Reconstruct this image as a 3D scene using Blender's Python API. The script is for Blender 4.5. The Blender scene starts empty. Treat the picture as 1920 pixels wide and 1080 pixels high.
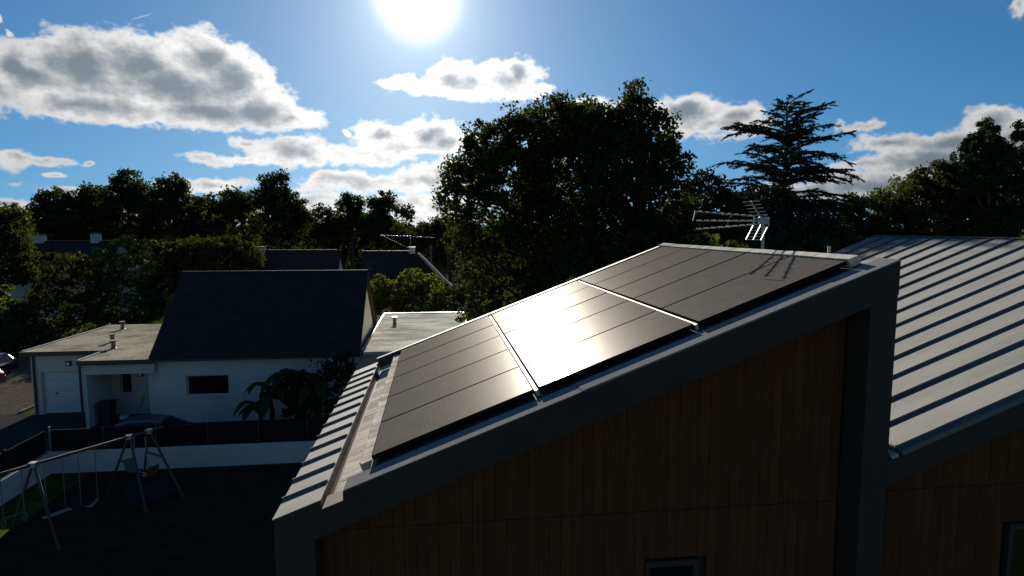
import bpy, math, random
import numpy as np
from mathutils import Vector, Matrix
random.seed(7)
C = bpy.context.scene.collection
SC = bpy.context.scene
R = math.radians

# ------------------------------------------------------------------ camera
cam_d = bpy.data.cameras.new('camera')
cam = bpy.data.objects.new('camera', cam_d)
C.objects.link(cam)
CAM = Vector((0.0, 0.0, 9.0))
cam.location = CAM
cam.rotation_euler = (R(90) - 0.0971, 0, -0.1240)
cam_d.sensor_width = 36.0
cam_d.lens = 36.0 * 1150 / 1920
cam_d.clip_end = 4000
cam_d.clip_start = 0.05
SC.camera = cam

# ------------------------------------------------------------------ world
SUN_EL, SUN_AZ = R(19.8), R(-1.3)          # azimuth measured from +Y towards +X
SUN_DIR = Vector((math.sin(SUN_AZ) * math.cos(SUN_EL), math.cos(SUN_AZ) * math.cos(SUN_EL), math.sin(SUN_EL)))
W = bpy.data.worlds.new('World')
SC.world = W
W.use_nodes = True
nt = W.node_tree
nt.nodes.clear()


class NG:
    """tiny helper to write node maths"""
    def __init__(s, tree):
        s.t = tree

    def node(s, typ, **kw):
        n = s.t.nodes.new(typ)
        for k, v in kw.items():
            setattr(n, k, v)
        return n

    def put(s, sock, v):
        if isinstance(v, bpy.types.NodeSocket):
            s.t.links.new(v, sock)
        else:
            sock.default_value = v

    def m(s, op, a, b=0.0, c=0.0, clamp=False):
        n = s.node('ShaderNodeMath', operation=op, use_clamp=clamp)
        s.put(n.inputs[0], a)
        s.put(n.inputs[1], b)
        s.put(n.inputs[2], c)
        return n.outputs[0]

    def v(s, op, a, b=(0, 0, 0)):
        n = s.node('ShaderNodeVectorMath', operation=op)
        s.put(n.inputs[0], a)
        s.put(n.inputs[1], b)
        return n.outputs['Value'] if op in ('LENGTH', 'DOT_PRODUCT', 'DISTANCE') else n.outputs[0]

    def sm(s, x, lo, hi, a=0.0, b=1.0):
        n = s.node('ShaderNodeMapRange', interpolation_type='SMOOTHSTEP')
        s.put(n.inputs[0], x)
        for i, q in enumerate((lo, hi, a, b)):
            s.put(n.inputs[1 + i], q)
        return n.outputs[0]

    def mix(s, f, a, b, blend='MIX'):
        n = s.node('ShaderNodeMix', data_type='RGBA', blend_type=blend)
        s.put(n.inputs['Factor'], f)
        s.put(n.inputs[6], a)
        s.put(n.inputs[7], b)
        return n.outputs[2]

    def noise(s, vec, scale, detail=2.0, rough=0.5, dist=0.0, col=False):
        n = s.node('ShaderNodeTexNoise')
        s.put(n.inputs['Vector'], vec)
        n.inputs['Scale'].default_value = scale
        n.inputs['Detail'].default_value = detail
        n.inputs['Roughness'].default_value = rough
        n.inputs['Distortion'].default_value = dist
        return n.outputs['Color' if col else 'Fac']


def px_dir(px, py):
    """world direction seen at a pixel of the 1920 x 1080 photograph"""
    v = Vector(((px - 960) / 1150, (540 - py) / 1150, -1.0))
    return (cam.rotation_euler.to_matrix() @ v).normalized()


def azel(px, py):
    d = px_dir(px, py)
    return math.atan2(d.x, d.y), math.asin(d.z)


# clouds: heaps of soft ellipses (centre x, y, half width, half height), in angles on the sky
CLOUDS = [
    # (blobs, base height of the heap, softness of the base)
    ([(-60, 160, 120, 70), (50, 135, 95, 62), (150, 120, 100, 66), (260, 125, 115, 66), (385, 112, 85, 58), (440, 150, 80, 58), (330, 165, 190, 58)], 205),
    ([(120, 190, 90, 30), (220, 205, 130, 32), (380, 205, 150, 36), (490, 205, 80, 40), (545, 222, 62, 24)], 246),
    ([(752, 156, 42, 13), (800, 165, 50, 18), (840, 150, 42, 36), (880, 158, 70, 30), (945, 152, 70, 38), (975, 135, 32, 34), (1015, 170, 30, 15)], 190),
    ([(385, 294, 48, 13), (462, 266, 36, 12), (560, 284, 95, 26), (480, 300, 90, 10), (690, 290, 90, 20), (650, 243, 12, 6)], 314),
    ([(720, 252, 62, 25), (800, 250, 66, 27), (840, 265, 55, 26), (760, 275, 90, 20)], 306),
    ([(645, 342, 76, 25), (715, 352, 60, 22), (790, 342, 70, 32), (850, 330, 60, 36), (640, 355, 90, 10)], 366),
    ([(740, 382, 130, 15), (830, 388, 80, 22), (560, 395, 120, 14)], 420),
    ([(-20, 300, 60, 20), (35, 300, 38, 16), (100, 304, 42, 9), (165, 308, 13, 5)], 320),
    ([(105, 328, 18, 4), (20, 351, 22, 5)], 360),
    ([(0, 388, 70, 12), (140, 362, 60, 10)], 420),
    ([(395, 345, 66, 15), (330, 352, 40, 10)], 420),
    ([(1285, 214, 84, 34), (1385, 218, 56, 26), (1180, 212, 80, 22), (1110, 195, 40, 16), (1340, 240, 110, 24)], 262),
    ([(1865, 232, 70, 34), (1930, 255, 90, 44), (1770, 266, 90, 28), (1660, 268, 72, 20), (1740, 300, 140, 34), (1880, 300, 120, 46)], 345),
    ([(1640, 312, 90, 12), (1740, 318, 150, 14)], 336),
    ([(1650, 350, 170, 34), (1500, 362, 120, 22), (1800, 350, 140, 30)], 440),
    ([(260, 402, 260, 13), (640, 408, 260, 15), (560, 372, 90, 14)], 440),
    ([(1900, 18, 26, 18), (1930, 5, 30, 20)], 80),
    ([(1612, 237, 46, 9), (1570, 232, 14, 10)], 260),
    ([(2, 30, 8, 12), (25, 58, 10, 7)], 80),
    # heaps outside the frame, so that the sky carries on the same way
    ([(-420, 120, 140, 60), (-300, 150, 110, 50), (-260, 340, 120, 26)], 420),
    ([(2250, 190, 170, 60), (2420, 240, 160, 50), (2150, 330, 160, 30)], 420),
    ([(500, -330, 160, 50), (660, -350, 120, 44), (1500, -260, 150, 50), (1640, -280, 110, 44)], -200),
]


def build_world():
    g = NG(nt)
    gen = g.node('ShaderNodeTexCoord').outputs['Generated']
    lift = g.v('NORMALIZE', g.v('ADD', g.v('MULTIPLY', gen, (1, 1, 0.85)), (0, 0, 0.15)))
    skyn = g.node('ShaderNodeTexSky', sky_type='NISHITA', sun_disc=False, sun_elevation=SUN_EL, sun_rotation=SUN_AZ,
                 altitude=50, air_density=1.0, dust_density=SKY_DUST, ozone_density=3.0)
    g.put(skyn.inputs[0], lift)
    sky = skyn.outputs[0]
    hs = g.node('ShaderNodeHueSaturation')
    hs.inputs['Saturation'].default_value = SKY_SAT
    hs.inputs['Value'].default_value = 1.0
    g.put(hs.inputs['Color'], sky)
    skyc = g.mix(1.0, hs.outputs[0], SKY_TINT, 'MULTIPLY')
    sep = g.node('ShaderNodeSeparateXYZ')
    g.put(sep.inputs[0], gen)
    x, y, z = sep.outputs
    az = g.m('ARCTAN2', x, y)
    el = g.m('ARCSINE', z)
    cmb = g.node('ShaderNodeCombineXYZ')
    g.put(cmb.inputs[0], az)
    g.put(cmb.inputs[1], el)
    uv0 = cmb.outputs[0]
    # turbulence bends the outlines
    st = g.v('MULTIPLY', uv0, (1.0, 1.35, 1.0))
    w1 = g.v('SUBTRACT', g.noise(st, 16, 3, 0.55, col=True), (0.5, 0.5, 0.5))
    uv = g.v('ADD', uv0, g.v('MULTIPLY', w1, (0.050, 0.030, 0)))
    field = None
    for blobs, base in CLOUDS:
        heap = None
        for (cx, cy, rx, ry) in blobs:
            u, v = azel(cx, cy)
            u2, _ = azel(cx + rx, cy)
            _, v2 = azel(cx, cy - ry)
            du, dv = abs(u2 - u), abs(v2 - v)
            q = g.v('MULTIPLY', g.v('SUBTRACT', uv, (u, v, 0)), (1 / du, 1 / dv, 0))
            b = g.m('SUBTRACT', 1.0, g.v('LENGTH', q))
            b = g.m('MULTIPLY', b, min(1.0, 0.35 + dv / 0.045))      # small heaps stay thin
            heap = b if heap is None else g.m('SMOOTH_MAX', heap, b, 0.35)
        _, vb = azel(blobs[0][0], base)
        sepu = g.node('ShaderNodeSeparateXYZ')
        g.put(sepu.inputs[0], uv)
        cut = g.m('MULTIPLY', g.m('SUBTRACT', sepu.outputs[1], vb), 22.0)
        heap = g.m('SMOOTH_MIN', heap, cut, 0.3)
        field = heap if field is None else g.m('MAXIMUM', field, heap)
    # generic heaps behind the viewer, never in frame
    gnz = g.noise(g.v('MULTIPLY', gen, (1, 1, 2.2)), 2.6, 3, 0.5)
    back = g.m('MULTIPLY', g.m('SUBTRACT', gnz, 0.60), 6.0)
    mask = g.sm(g.m('ABSOLUTE', az), 0.95, 1.25)
    field = g.m('MAXIMUM', field, g.m('ADD', back, g.m('MULTIPLY', g.m('SUBTRACT', mask, 1.0), 9.0)))
    fine = g.noise(st, 38, 7, 0.62)
    bill = g.noise(st, 9, 5, 0.55)
    dens = g.m('ADD', field, g.m('MULTIPLY', g.m('SUBTRACT', fine, 0.5), 1.35))
    dens = g.m('ADD', dens, 0.13)
    alpha = g.sm(dens, -0.02, 0.34)
    # thick middles and undersides are grey, thin rims let the sun through
    core = g.m('ADD', field, g.m('MULTIPLY', g.m('SUBTRACT', bill, 0.50), 1.25))
    core = g.m('ADD', core, g.m('MULTIPLY', g.m('SUBTRACT', fine, 0.5), 0.55))
    ang = g.m('ARCCOSINE', g.v('DOT_PRODUCT', gen, tuple(SUN_DIR)))
    core = g.m('ADD', core, g.m('MULTIPLY', g.m('SUBTRACT', ang, 0.45), 0.35))
    core = g.sm(core, 0.04, 0.84)
    near = g.m('EXPONENT', g.m('MULTIPLY', ang, -3.2))
    white = g.m('MULTIPLY', g.m('ADD', 0.62, g.m('MULTIPLY', near, 1.1)), g.sm(fine, 0.75, 0.25, 0.72, 1.1))
    wc = g.v('SCALE', (1.0, 0.985, 0.95))
    wn = wc.node
    g.put(wn.inputs['Scale'], g.m('MULTIPLY', white, CLOUD_K))
    gn = g.v('SCALE', (0.20, 0.235, 0.275)).node
    g.put(gn.inputs['Scale'], g.m('MULTIPLY', g.m('ADD', 0.75, g.m('MULTIPLY', near, 0.8)), CLOUD_K))
    cc = g.mix(core, wn.outputs[0], gn.outputs[0])
    col = g.mix(g.m('MULTIPLY', alpha, 0.96), skyc, cc)
    # vapour trail
    ta, tb = azel(238, 39), azel(294, 23)
    mid = ((ta[0] + tb[0]) / 2, (ta[1] + tb[1]) / 2, 0)
    rot = math.atan2(tb[1] - ta[1], tb[0] - ta[0])
    rn = g.node('ShaderNodeVectorRotate', rotation_type='Z_AXIS')
    g.put(rn.inputs['Vector'], g.v('SUBTRACT', uv0, mid))
    rn.inputs['Angle'].default_value = -rot
    hl = math.hypot(tb[0] - ta[0], tb[1] - ta[1]) / 2
    tr = g.v('LENGTH', g.v('MULTIPLY', rn.outputs[0], (1 / hl, 1 / 0.0012, 0)))
    col = g.mix(g.m('MULTIPLY', g.sm(tr, 1.0, 0.4), 0.4), col, (0.6 * CLOUD_K, 0.66 * CLOUD_K, 0.7 * CLOUD_K, 1))
    # the sun's glare and lens bloom, painted into the sky colour
    deg = g.m('MULTIPLY', ang, 180 / math.pi)
    blaze = g.m('ADD', g.m('MULTIPLY', g.sm(deg, 4.7, 0.0), 1.25),
                g.m('ADD', g.m('MULTIPLY', g.m('EXPONENT', g.m('MULTIPLY', deg, -0.31)), 0.9),
                    g.m('MULTIPLY', g.m('EXPONENT', g.m('MULTIPLY', deg, -0.085)), 0.20)))
    bn = g.v('SCALE', (1.0, 0.97, 0.97)).node
    g.put(bn.inputs['Scale'], g.m('MULTIPLY', blaze, CLOUD_K))
    col = g.mix(1.0, col, bn.outputs[0], 'ADD')
    bg = g.node('ShaderNodeBackground')
    g.put(bg.inputs['Color'], col)
    bg.inputs['Strength'].default_value = SKY_STRENGTH
    out = g.node('ShaderNodeOutputWorld')
    nt.links.new(bg.outputs[0], out.inputs[0])


SKY_STRENGTH = 0.05
SKY_DUST = 0.15
SKY_SAT = 1.27
SKY_TINT = (0.43, 0.535, 0.55, 1.0)
CLOUD_K = 6.9                       # radiance of a sunlit cloud in the sky texture's own units
build_world()
W.cycles.sampling_method = 'MANUAL'
W.cycles.sample_map_resolution = 512

# ------------------------------------------------------------------ sun
sd = bpy.data.lights.new('sun', 'SUN')
sd.energy = 5.0
sd.angle = R(0.53)
sd.color = (1.0, 0.93, 0.82)
sun = bpy.data.objects.new('sun', sd)
C.objects.link(sun)
sun.rotation_euler = SUN_DIR.to_track_quat('Z', 'Y').to_euler()

SC.view_settings.view_transform = 'Standard'
SC.view_settings.look = 'None'
SC.view_settings.gamma = 1.0
SC.view_settings.use_curve_mapping = False
SC.view_settings.exposure = 1.6

# ------------------------------------------------------------------ helpers
def tag(o, label=None, cat=None, group=None, kind=None):
    for k, v in (('label', label), ('category', cat), ('group', group), ('kind', kind)):
        if v:
            o[k] = v
    return o


def thing(name, loc, label, cat, group=None, rz=0.0):
    o = bpy.data.objects.new(name, None)
    o.empty_display_size = 0.3
    o.location = loc
    o.rotation_euler = (0, 0, rz)
    C.objects.link(o)
    return tag(o, label, cat, group)


def root_of(o):
    """world place of a parent chain (things carry the place, parts stay at the origin of their thing)"""
    p = Vector((0, 0, 0))
    while o is not None:
        p = p + Vector(o.location)
        o = o.parent
    return p


class MB:
    def __init__(s):
        s.v, s.f = [], []

    def add(s, vs, fs):
        n = len(s.v)
        s.v += [tuple(p) for p in vs]
        s.f += [tuple(i + n for i in f) for f in fs]
        return s

    def hexa(s, p):      # 4 lower corners ccw, 4 upper corners ccw
        return s.add(p, [(3, 2, 1, 0), (4, 5, 6, 7), (0, 1, 5, 4), (1, 2, 6, 5), (2, 3, 7, 6), (3, 0, 4, 7)])

    def box(s, x0, x1, y0, y1, z0, z1):
        return s.hexa([(x0, y0, z0), (x1, y0, z0), (x1, y1, z0), (x0, y1, z0), (x0, y0, z1), (x1, y0, z1), (x1, y1, z1), (x0, y1, z1)])

    def prism(s, poly, ext):
        n = len(poly)
        a = [Vector(p) for p in poly]
        b = [p + Vector(ext) for p in a]
        fs = [tuple(range(n - 1, -1, -1)), tuple(range(n, 2 * n))]
        fs += [(i, (i + 1) % n, n + (i + 1) % n, n + i) for i in range(n)]
        return s.add(a + b, fs)

    def bar(s, a, b, w, h=None):
        """square bar from a to b"""
        a, b = Vector(a), Vector(b)
        h = h or w
        d = (b - a).normalized()
        up = Vector((0, 0, 1)) if abs(d.z) < 0.95 else Vector((0, 1, 0))
        x = d.cross(up).normalized() * w / 2
        y = x.cross(d).normalized() * h / 2
        return s.hexa([a - x - y, a + x - y, b + x - y, b - x - y, a - x + y, a + x + y, b + x + y, b - x + y])

    def tube(s, pts, r, n=8, caps=True):
        pts = [Vector(p) for p in pts]
        rr = r if isinstance(r, (list, tuple)) else [r] * len(pts)
        base = len(s.v)
        ref = None
        for i, p in enumerate(pts):
            d = (pts[min(i + 1, len(pts) - 1)] - pts[max(i - 1, 0)]).normalized()
            if ref is None:
                ref = Vector((0, 0, 1)) if abs(d.z) < 0.9 else Vector((1, 0, 0))
            x = d.cross(ref).normalized()
            y = x.cross(d).normalized()
            ref = y
            for k in range(n):
                a = 2 * math.pi * k / n
                s.v.append(tuple(p + (x * math.cos(a) + y * math.sin(a)) * rr[i]))
        for i in range(len(pts) - 1):
            for k in range(n):
                a, b = base + i * n + k, base + i * n + (k + 1) % n
                s.f.append((a, b, b + n, a + n))
        if caps:
            s.f.append(tuple(base + k for k in range(n - 1, -1, -1)))
            s.f.append(tuple(base + (len(pts) - 1) * n + k for k in range(n)))
        return s

    def lathe(s, c, prof, n=12):
        c = Vector(c)
        base = len(s.v)
        for (r, z) in prof:
            for k in range(n):
                a = 2 * math.pi * k / n
                s.v.append((c.x + r * math.cos(a), c.y + r * math.sin(a), c.z + z))
        for i in range(len(prof) - 1):
            for k in range(n):
                a, b = base + i * n + k, base + i * n + (k + 1) % n
                s.f.append((a, b, b + n, a + n))
        s.f.append(tuple(base + k for k in range(n - 1, -1, -1)))
        s.f.append(tuple(base + (len(prof) - 1) * n + k for k in range(n)))
        return s

    def holes(s, x0, x1, z0, z1, y0, y1, hs):
        """wall slab with rectangular openings hs = [(xa, xb, za, zb), ...]"""
        xs = sorted({x0, x1, *[h[0] for h in hs], *[h[1] for h in hs]})
        for a, b in zip(xs, xs[1:]):
            zs = [z0]
            for h in sorted(hs, key=lambda q: q[2]):
                if h[0] <= a and h[1] >= b:
                    zs += [h[2], h[3]]
            zs.append(z1)
            for k in range(0, len(zs), 2):
                if zs[k + 1] - zs[k] > 1e-6:
                    s.box(a, b, y0, y1, zs[k], zs[k + 1])
        return s

    def mesh(s, name, m, off=(0, 0, 0), smooth=False):
        me = bpy.data.meshes.new(name)
        o = Vector(off)
        me.from_pydata([tuple(Vector(p) - o) for p in s.v], [], s.f)
        if m:
            me.materials.append(m)
        if smooth:
            me.polygons.foreach_set('use_smooth', [True] * len(me.polygons))
        return me

    def build(s, name, m, parent=None, bevel=0, smooth=False, local=False):
        me = s.mesh(name, m, (0, 0, 0) if local or parent is None else root_of(parent), smooth)
        return link(name, me, parent, bevel)


def link(name, me, parent=None, bevel=0):
    o = bpy.data.objects.new(name, me)
    C.objects.link(o)
    if parent is not None:
        o.parent = parent
    if bevel:
        b = o.modifiers.new('bevel', 'BEVEL')
        b.width = bevel
        b.segments = 2
        b.limit_method = 'ANGLE'
    return o


def copy_tree(o, parent=None):
    c = o.copy()
    C.objects.link(c)
    if parent is not None:
        c.parent = parent
    for ch in list(o.children):
        copy_tree(ch, c)
    return c


# ------------------------------------------------------------------ materials
def mat(name, col, rough=0.6, metal=0.0, var=0.15, scale=3.0, bump=0.0, bscale=40.0, spec=0.5, rand=0.0, stretch=(1, 1, 1), second=None, coat=0, matte=False):
    m = bpy.data.materials.new(name)
    m.use_nodes = True
    t = m.node_tree
    g = NG(t)
    p = t.nodes['Principled BSDF']
    co = g.node('ShaderNodeTexCoord').outputs['Object']
    co = g.v('MULTIPLY', co, stretch)
    n = g.noise(co, scale, 6, 0.6)
    n2 = g.noise(co, scale * 9, 4, 0.6)
    f = g.m('ADD', g.m('MULTIPLY', n, 0.65), g.m('MULTIPLY', n2, 0.35))
    f = g.sm(f, 0.3, 0.7)
    a = tuple(c * (1 - var) for c in col) + (1,)
    b = tuple(min(1, c * (1 + var)) for c in (second or col)) + (1,)
    c = g.mix(f, a, b)
    if rand:
        r = g.node('ShaderNodeObjectInfo').outputs['Random']
        k = g.m('ADD', 1 - rand, g.m('MULTIPLY', r, 2 * rand))
        sc = g.v('SCALE', (1, 1, 1)).node
        g.put(sc.inputs[0], c)
        g.put(sc.inputs['Scale'], k)
        c = sc.outputs[0]
    g.put(p.inputs['Base Color'], c)
    g.put(p.inputs['Roughness'], g.m('ADD', rough - 0.07, g.m('MULTIPLY', f, 0.14), clamp=True))
    p.inputs['Metallic'].default_value = metal
    p.inputs['Specular IOR Level'].default_value = spec
    if coat:
        p.inputs['Coat Weight'].default_value = coat
    if bump:
        bn = g.node('ShaderNodeBump')
        bn.inputs['Strength'].default_value = bump
        bn.inputs['Distance'].default_value = 0.02
        g.put(bn.inputs['Height'], g.noise(co, bscale, 5, 0.6))
        t.links.new(bn.outputs[0], p.inputs['Normal'])
    if matte:                            # rough mineral surfaces: no grazing sheen
        d = g.node('ShaderNodeBsdfDiffuse')
        d.inputs['Roughness'].default_value = 0.6
        g.put(d.inputs['Color'], c)
        if p.inputs['Normal'].links:
            t.links.new(p.inputs['Normal'].links[0].from_socket, d.inputs['Normal'])
        t.links.new(d.outputs[0], t.nodes['Material Output'].inputs[0])
        t.nodes.remove(p)
    return m


def leaf_mat(name, col, trans=0.35):
    m = bpy.data.materials.new(name)
    m.use_nodes = True
    t = m.node_tree
    g = NG(t)
    t.nodes.remove(t.nodes['Principled BSDF'])
    out = t.nodes['Material Output']
    ge = g.node('ShaderNodeNewGeometry')
    rnd = ge.outputs['Random Per Island']
    c = g.mix(rnd, tuple(x * 0.55 for x in col) + (1,), tuple(x * 1.45 for x in col) + (1,))
    d = g.node('ShaderNodeBsdfDiffuse')
    g.put(d.inputs['Color'], c)
    tr = g.node('ShaderNodeBsdfTranslucent')
    g.put(tr.inputs['Color'], g.mix(1.0, c, (1.2, 1.25, 0.5, 1), 'MULTIPLY'))
    gl = g.node('ShaderNodeBsdfGlossy')
    gl.inputs['Roughness'].default_value = 0.45
    gl.inputs['Color'].default_value = (0.6, 0.6, 0.6, 1)
    mx = g.node('ShaderNodeMixShader')
    mx.inputs[0].default_value = trans
    t.links.new(d.outputs[0], mx.inputs[1])
    t.links.new(tr.outputs[0], mx.inputs[2])
    m2 = g.node('ShaderNodeMixShader')
    m2.inputs[0].default_value = 0.008
    t.links.new(mx.outputs[0], m2.inputs[1])
    t.links.new(gl.outputs[0], m2.inputs[2])
    t.links.new(m2.outputs[0], out.inputs[0])
    return m


M = {}
M['zinc'] = mat('anthracite_zinc', (0.148, 0.147, 0.139), 0.65, 0.0, 0.14, 1.2, 0.05, 6, spec=0.05, stretch=(0.5, 3, 1))
M['zinc_trim'] = mat('dark_zinc_trim', (0.046, 0.036, 0.036), 0.6, 0.0, 0.12, 1.5, 0.04, 6, spec=0.1)
M['zinc_cap'] = mat('zinc_capping', (0.21, 0.206, 0.20), 0.8, 0.0, 0.12, 2.0, 0.05, 6, matte=True)
M['galv'] = mat('weathered_galvanised_sheet', (0.50, 0.445, 0.365), 0.6, 0.0, 0.35, 1.6, 0.15, 10, matte=True, second=(0.62, 0.58, 0.50), stretch=(0.5, 3.4, 0.5))
M['alu'] = mat('pale_aluminium', (0.46, 0.45, 0.43), 0.6, 0.0, 0.15, 5, spec=0.2)
M['board'] = mat('brown_timber_cladding', (0.118, 0.045, 0.023), 0.8, 0, 0.18, 2.0, 0.35, 25, rand=0.11, stretch=(14, 14, 0.8), matte=True)
M['dark'] = mat('dark_backing', (0.02, 0.02, 0.02), 0.8)
M['render'] = mat('off_white_render', (0.60, 0.545, 0.49), 0.85, 0, 0.08, 0.8, 0.15, 60, matte=True)
M['garage_white'] = mat('garage_render', (0.62, 0.555, 0.485), 0.85, 0, 0.08, 0.8, 0.15, 60, matte=True)
M['white'] = mat('white_painted_metal', (0.5, 0.5, 0.5), 0.45, 0, 0.04, 2)
M['flat'] = mat('mineral_roof_felt', (0.25, 0.225, 0.165), 0.75, 0, 0.35, 0.7, 0.25, 30, matte=True, second=(0.33, 0.30, 0.225))
M['glossfelt'] = mat('pale_roof_membrane', (0.44, 0.415, 0.34), 0.7, 0, 0.35, 0.45, 0.15, 12, matte=True, second=(0.70, 0.68, 0.58), stretch=(0.5, 1.6, 1))
M['brown'] = mat('brown_fascia_metal', (0.035, 0.027, 0.022), 0.5)
M['pane'] = mat('dark_window_glass', (0.006, 0.006, 0.007), 0.12, 0, 0.0, spec=0.12)
M['black'] = mat('black_plastic', (0.012, 0.012, 0.013), 0.5)
M['screen'] = mat('black_privacy_mesh', (0.010, 0.010, 0.011), 0.9, 0, 0.2, 12, spec=0.1)
M['wood'] = mat('weathered_swing_timber', (0.062, 0.047, 0.031), 0.7, 0, 0.3, 3, 0.3, 30)
M['rope'] = mat('pale_rope', (0.17, 0.15, 0.11), 0.8)
M['green'] = mat('green_plastic', (0.035, 0.12, 0.075), 0.45)
M['orange'] = mat('orange_plastic', (0.16, 0.04, 0.018), 0.45)
M['tarp'] = mat('blue_tarpaulin', (0.007, 0.013, 0.020), 0.7, 0, 0.3, 4, 0.6, 5, spec=0.2)
M['bark'] = mat('tree_bark', (0.06, 0.048, 0.036), 0.9, 0, 0.4, 6, 0.6, 20, spec=0.1)
M['steel'] = mat('galvanised_steel', (0.30, 0.30, 0.30), 0.4, 0.5, 0.08, 8)
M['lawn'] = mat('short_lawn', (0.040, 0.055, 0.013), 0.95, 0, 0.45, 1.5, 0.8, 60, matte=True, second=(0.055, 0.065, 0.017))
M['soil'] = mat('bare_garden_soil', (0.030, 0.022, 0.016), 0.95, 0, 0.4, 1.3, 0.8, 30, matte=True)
M['gravel'] = mat('gravel', (0.085, 0.075, 0.06), 0.9, 0, 0.4, 3, 1.0, 70, matte=True)
M['asphalt'] = mat('asphalt', (0.05, 0.047, 0.045), 0.85, 0, 0.25, 4, 0.5, 120, matte=True)
M['kerb'] = mat('concrete_kerb', (0.15, 0.142, 0.13), 0.85, 0, 0.2, 4, matte=True)
M['blue'] = mat('blue_plastic', (0.03, 0.06, 0.2), 0.4)
M['straw'] = mat('straw_bristle', (0.22, 0.15, 0.07), 0.85)
M['carpaint'] = mat('dark_blue_car_paint', (0.010, 0.011, 0.016), 0.35, 0.1, 0.03, 2, coat=0.25)
M['carred'] = mat('grey_car_paint', (0.06, 0.06, 0.063), 0.35, 0.2, 0.03, 2, coat=0.3)
M['rubber'] = mat('tyre_rubber', (0.015, 0.015, 0.015), 0.85)
M['lens'] = mat('lamp_lens', (0.55, 0.56, 0.58), 0.15)
M['redlens'] = mat('red_lamp_lens', (0.3, 0.01, 0.01), 0.15)


def slate():
    m = mat('dark_slate', (0.036, 0.027, 0.025), 0.7, 0, 0.3, 3, spec=0.06)
    g = NG(m.node_tree)
    p = m.node_tree.nodes['Principled BSDF']
    co = g.node('ShaderNodeTexCoord').outputs['Object']
    br = g.node('ShaderNodeTexBrick')
    mp = g.node('ShaderNodeMapping')
    mp.inputs['Rotation'].default_value = (R(50), 0, 0)
    g.put(mp.inputs[0], co)
    g.put(br.inputs['Vector'], mp.outputs[0])
    br.inputs['Scale'].default_value = 1.0
    br.inputs['Brick Width'].default_value = 0.25
    br.inputs['Row Height'].default_value = 0.13
    br.inputs['Mortar Size'].default_value = 0.006
    bn = g.node('ShaderNodeBump')
    bn.inputs['Strength'].default_value = 0.5
    bn.inputs['Distance'].default_value = 0.01
    g.put(bn.inputs['Height'], g.m('SUBTRACT', 1.0, br.outputs['Fac']))
    m.node_tree.links.new(bn.outputs[0], p.inputs['Normal'])
    return m


M['slate'] = slate()


def pv_glass():
    """dark textured solar glass over cells with fine bus lines"""
    m = bpy.data.materials.new('solar_glass')
    m.use_nodes = True
    t = m.node_tree
    g = NG(t)
    p = t.nodes['Principled BSDF']
    co = g.node('ShaderNodeTexCoord').outputs['Object']
    sp = g.node('ShaderNodeSeparateXYZ')
    g.put(sp.inputs[0], co)
    x, y, z = sp.outputs
    line = g.m('PINGPONG', x, 0.013)
    line = g.sm(line, 0.0025, 0.001)
    cellx = g.sm(g.m('PINGPONG', x, 0.079), 0.003, 0.0015)
    celly = g.sm(g.m('PINGPONG', y, 0.079), 0.003, 0.0015)
    grid = g.m('MAXIMUM', cellx, celly)
    dust = g.noise(co, 3.0, 5, 0.6)
    rnd = g.node('ShaderNodeObjectInfo').outputs['Random']
    base = g.mix(g.m('MULTIPLY', line, 0.6), (0.014, 0.013, 0.014, 1), (0.09, 0.085, 0.078, 1))
    base = g.mix(g.m('MULTIPLY', grid, 0.5), base, (0.008, 0.008, 0.008, 1))
    base = g.mix(g.m('ADD', 0.08, g.m('MULTIPLY', dust, 0.10)), base, (0.30, 0.265, 0.225, 1))
    bn = g.node('ShaderNodeBump')
    bn.inputs['Strength'].default_value = 0.02
    bn.inputs['Distance'].default_value = 0.01
    g.put(bn.inputs['Height'], g.m('ADD', g.noise(co, 2.5, 2, 0.5), g.m('MULTIPLY', line, 0.05)))
    d = g.node('ShaderNodeBsdfDiffuse')
    g.put(d.inputs['Color'], base)
    out = d.outputs[0]
    # prismatic anti-reflective glass: a weak tight lobe and a weak wide one
    for rough, k in ((PV_WIDE, 0.012), (PV_ROUGH, 0.0075)):
        gl = g.node('ShaderNodeBsdfGlossy')
        gl.inputs['Color'].default_value = (1.0, 0.97, 0.90, 1)
        g.put(gl.inputs['Roughness'], g.m('ADD', rough, g.m('MULTIPLY', g.m('ADD', dust, rnd), 0.02)))
        t.links.new(bn.outputs[0], gl.inputs['Normal'])
        mx = g.node('ShaderNodeMixShader')
        mx.inputs[0].default_value = k
        t.links.new(out, mx.inputs[1])
        t.links.new(gl.outputs[0], mx.inputs[2])
        out = mx.outputs[0]
    t.links.new(out, t.nodes['Material Output'].inputs[0])
    t.nodes.remove(p)
    return m


PV_ROUGH, PV_WIDE = 0.15, 0.32
M['pv'] = pv_glass()
M['pvframe'] = mat('black_anodised_frame', (0.012, 0.012, 0.012), 0.65, 0.0, 0.05, matte=True)

L = {}
L['oak'] = leaf_mat('dark_leaves', (0.030, 0.036, 0.013), 0.31)
L['far'] = leaf_mat('far_leaves', (0.027, 0.034, 0.014), 0.28)
L['cedar'] = leaf_mat('cedar_needles', (0.022, 0.036, 0.024), 0.06)
L['pine'] = leaf_mat('pine_needles', (0.026, 0.040, 0.018), 0.08)
L['autumn'] = leaf_mat('olive_leaves', (0.034, 0.036, 0.013), 0.25)
L['yellow'] = leaf_mat('yellow_green_leaves', (0.058, 0.066, 0.018), 0.42)
L['banana'] = leaf_mat('banana_leaf', (0.022, 0.042, 0.013), 0.3)

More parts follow.
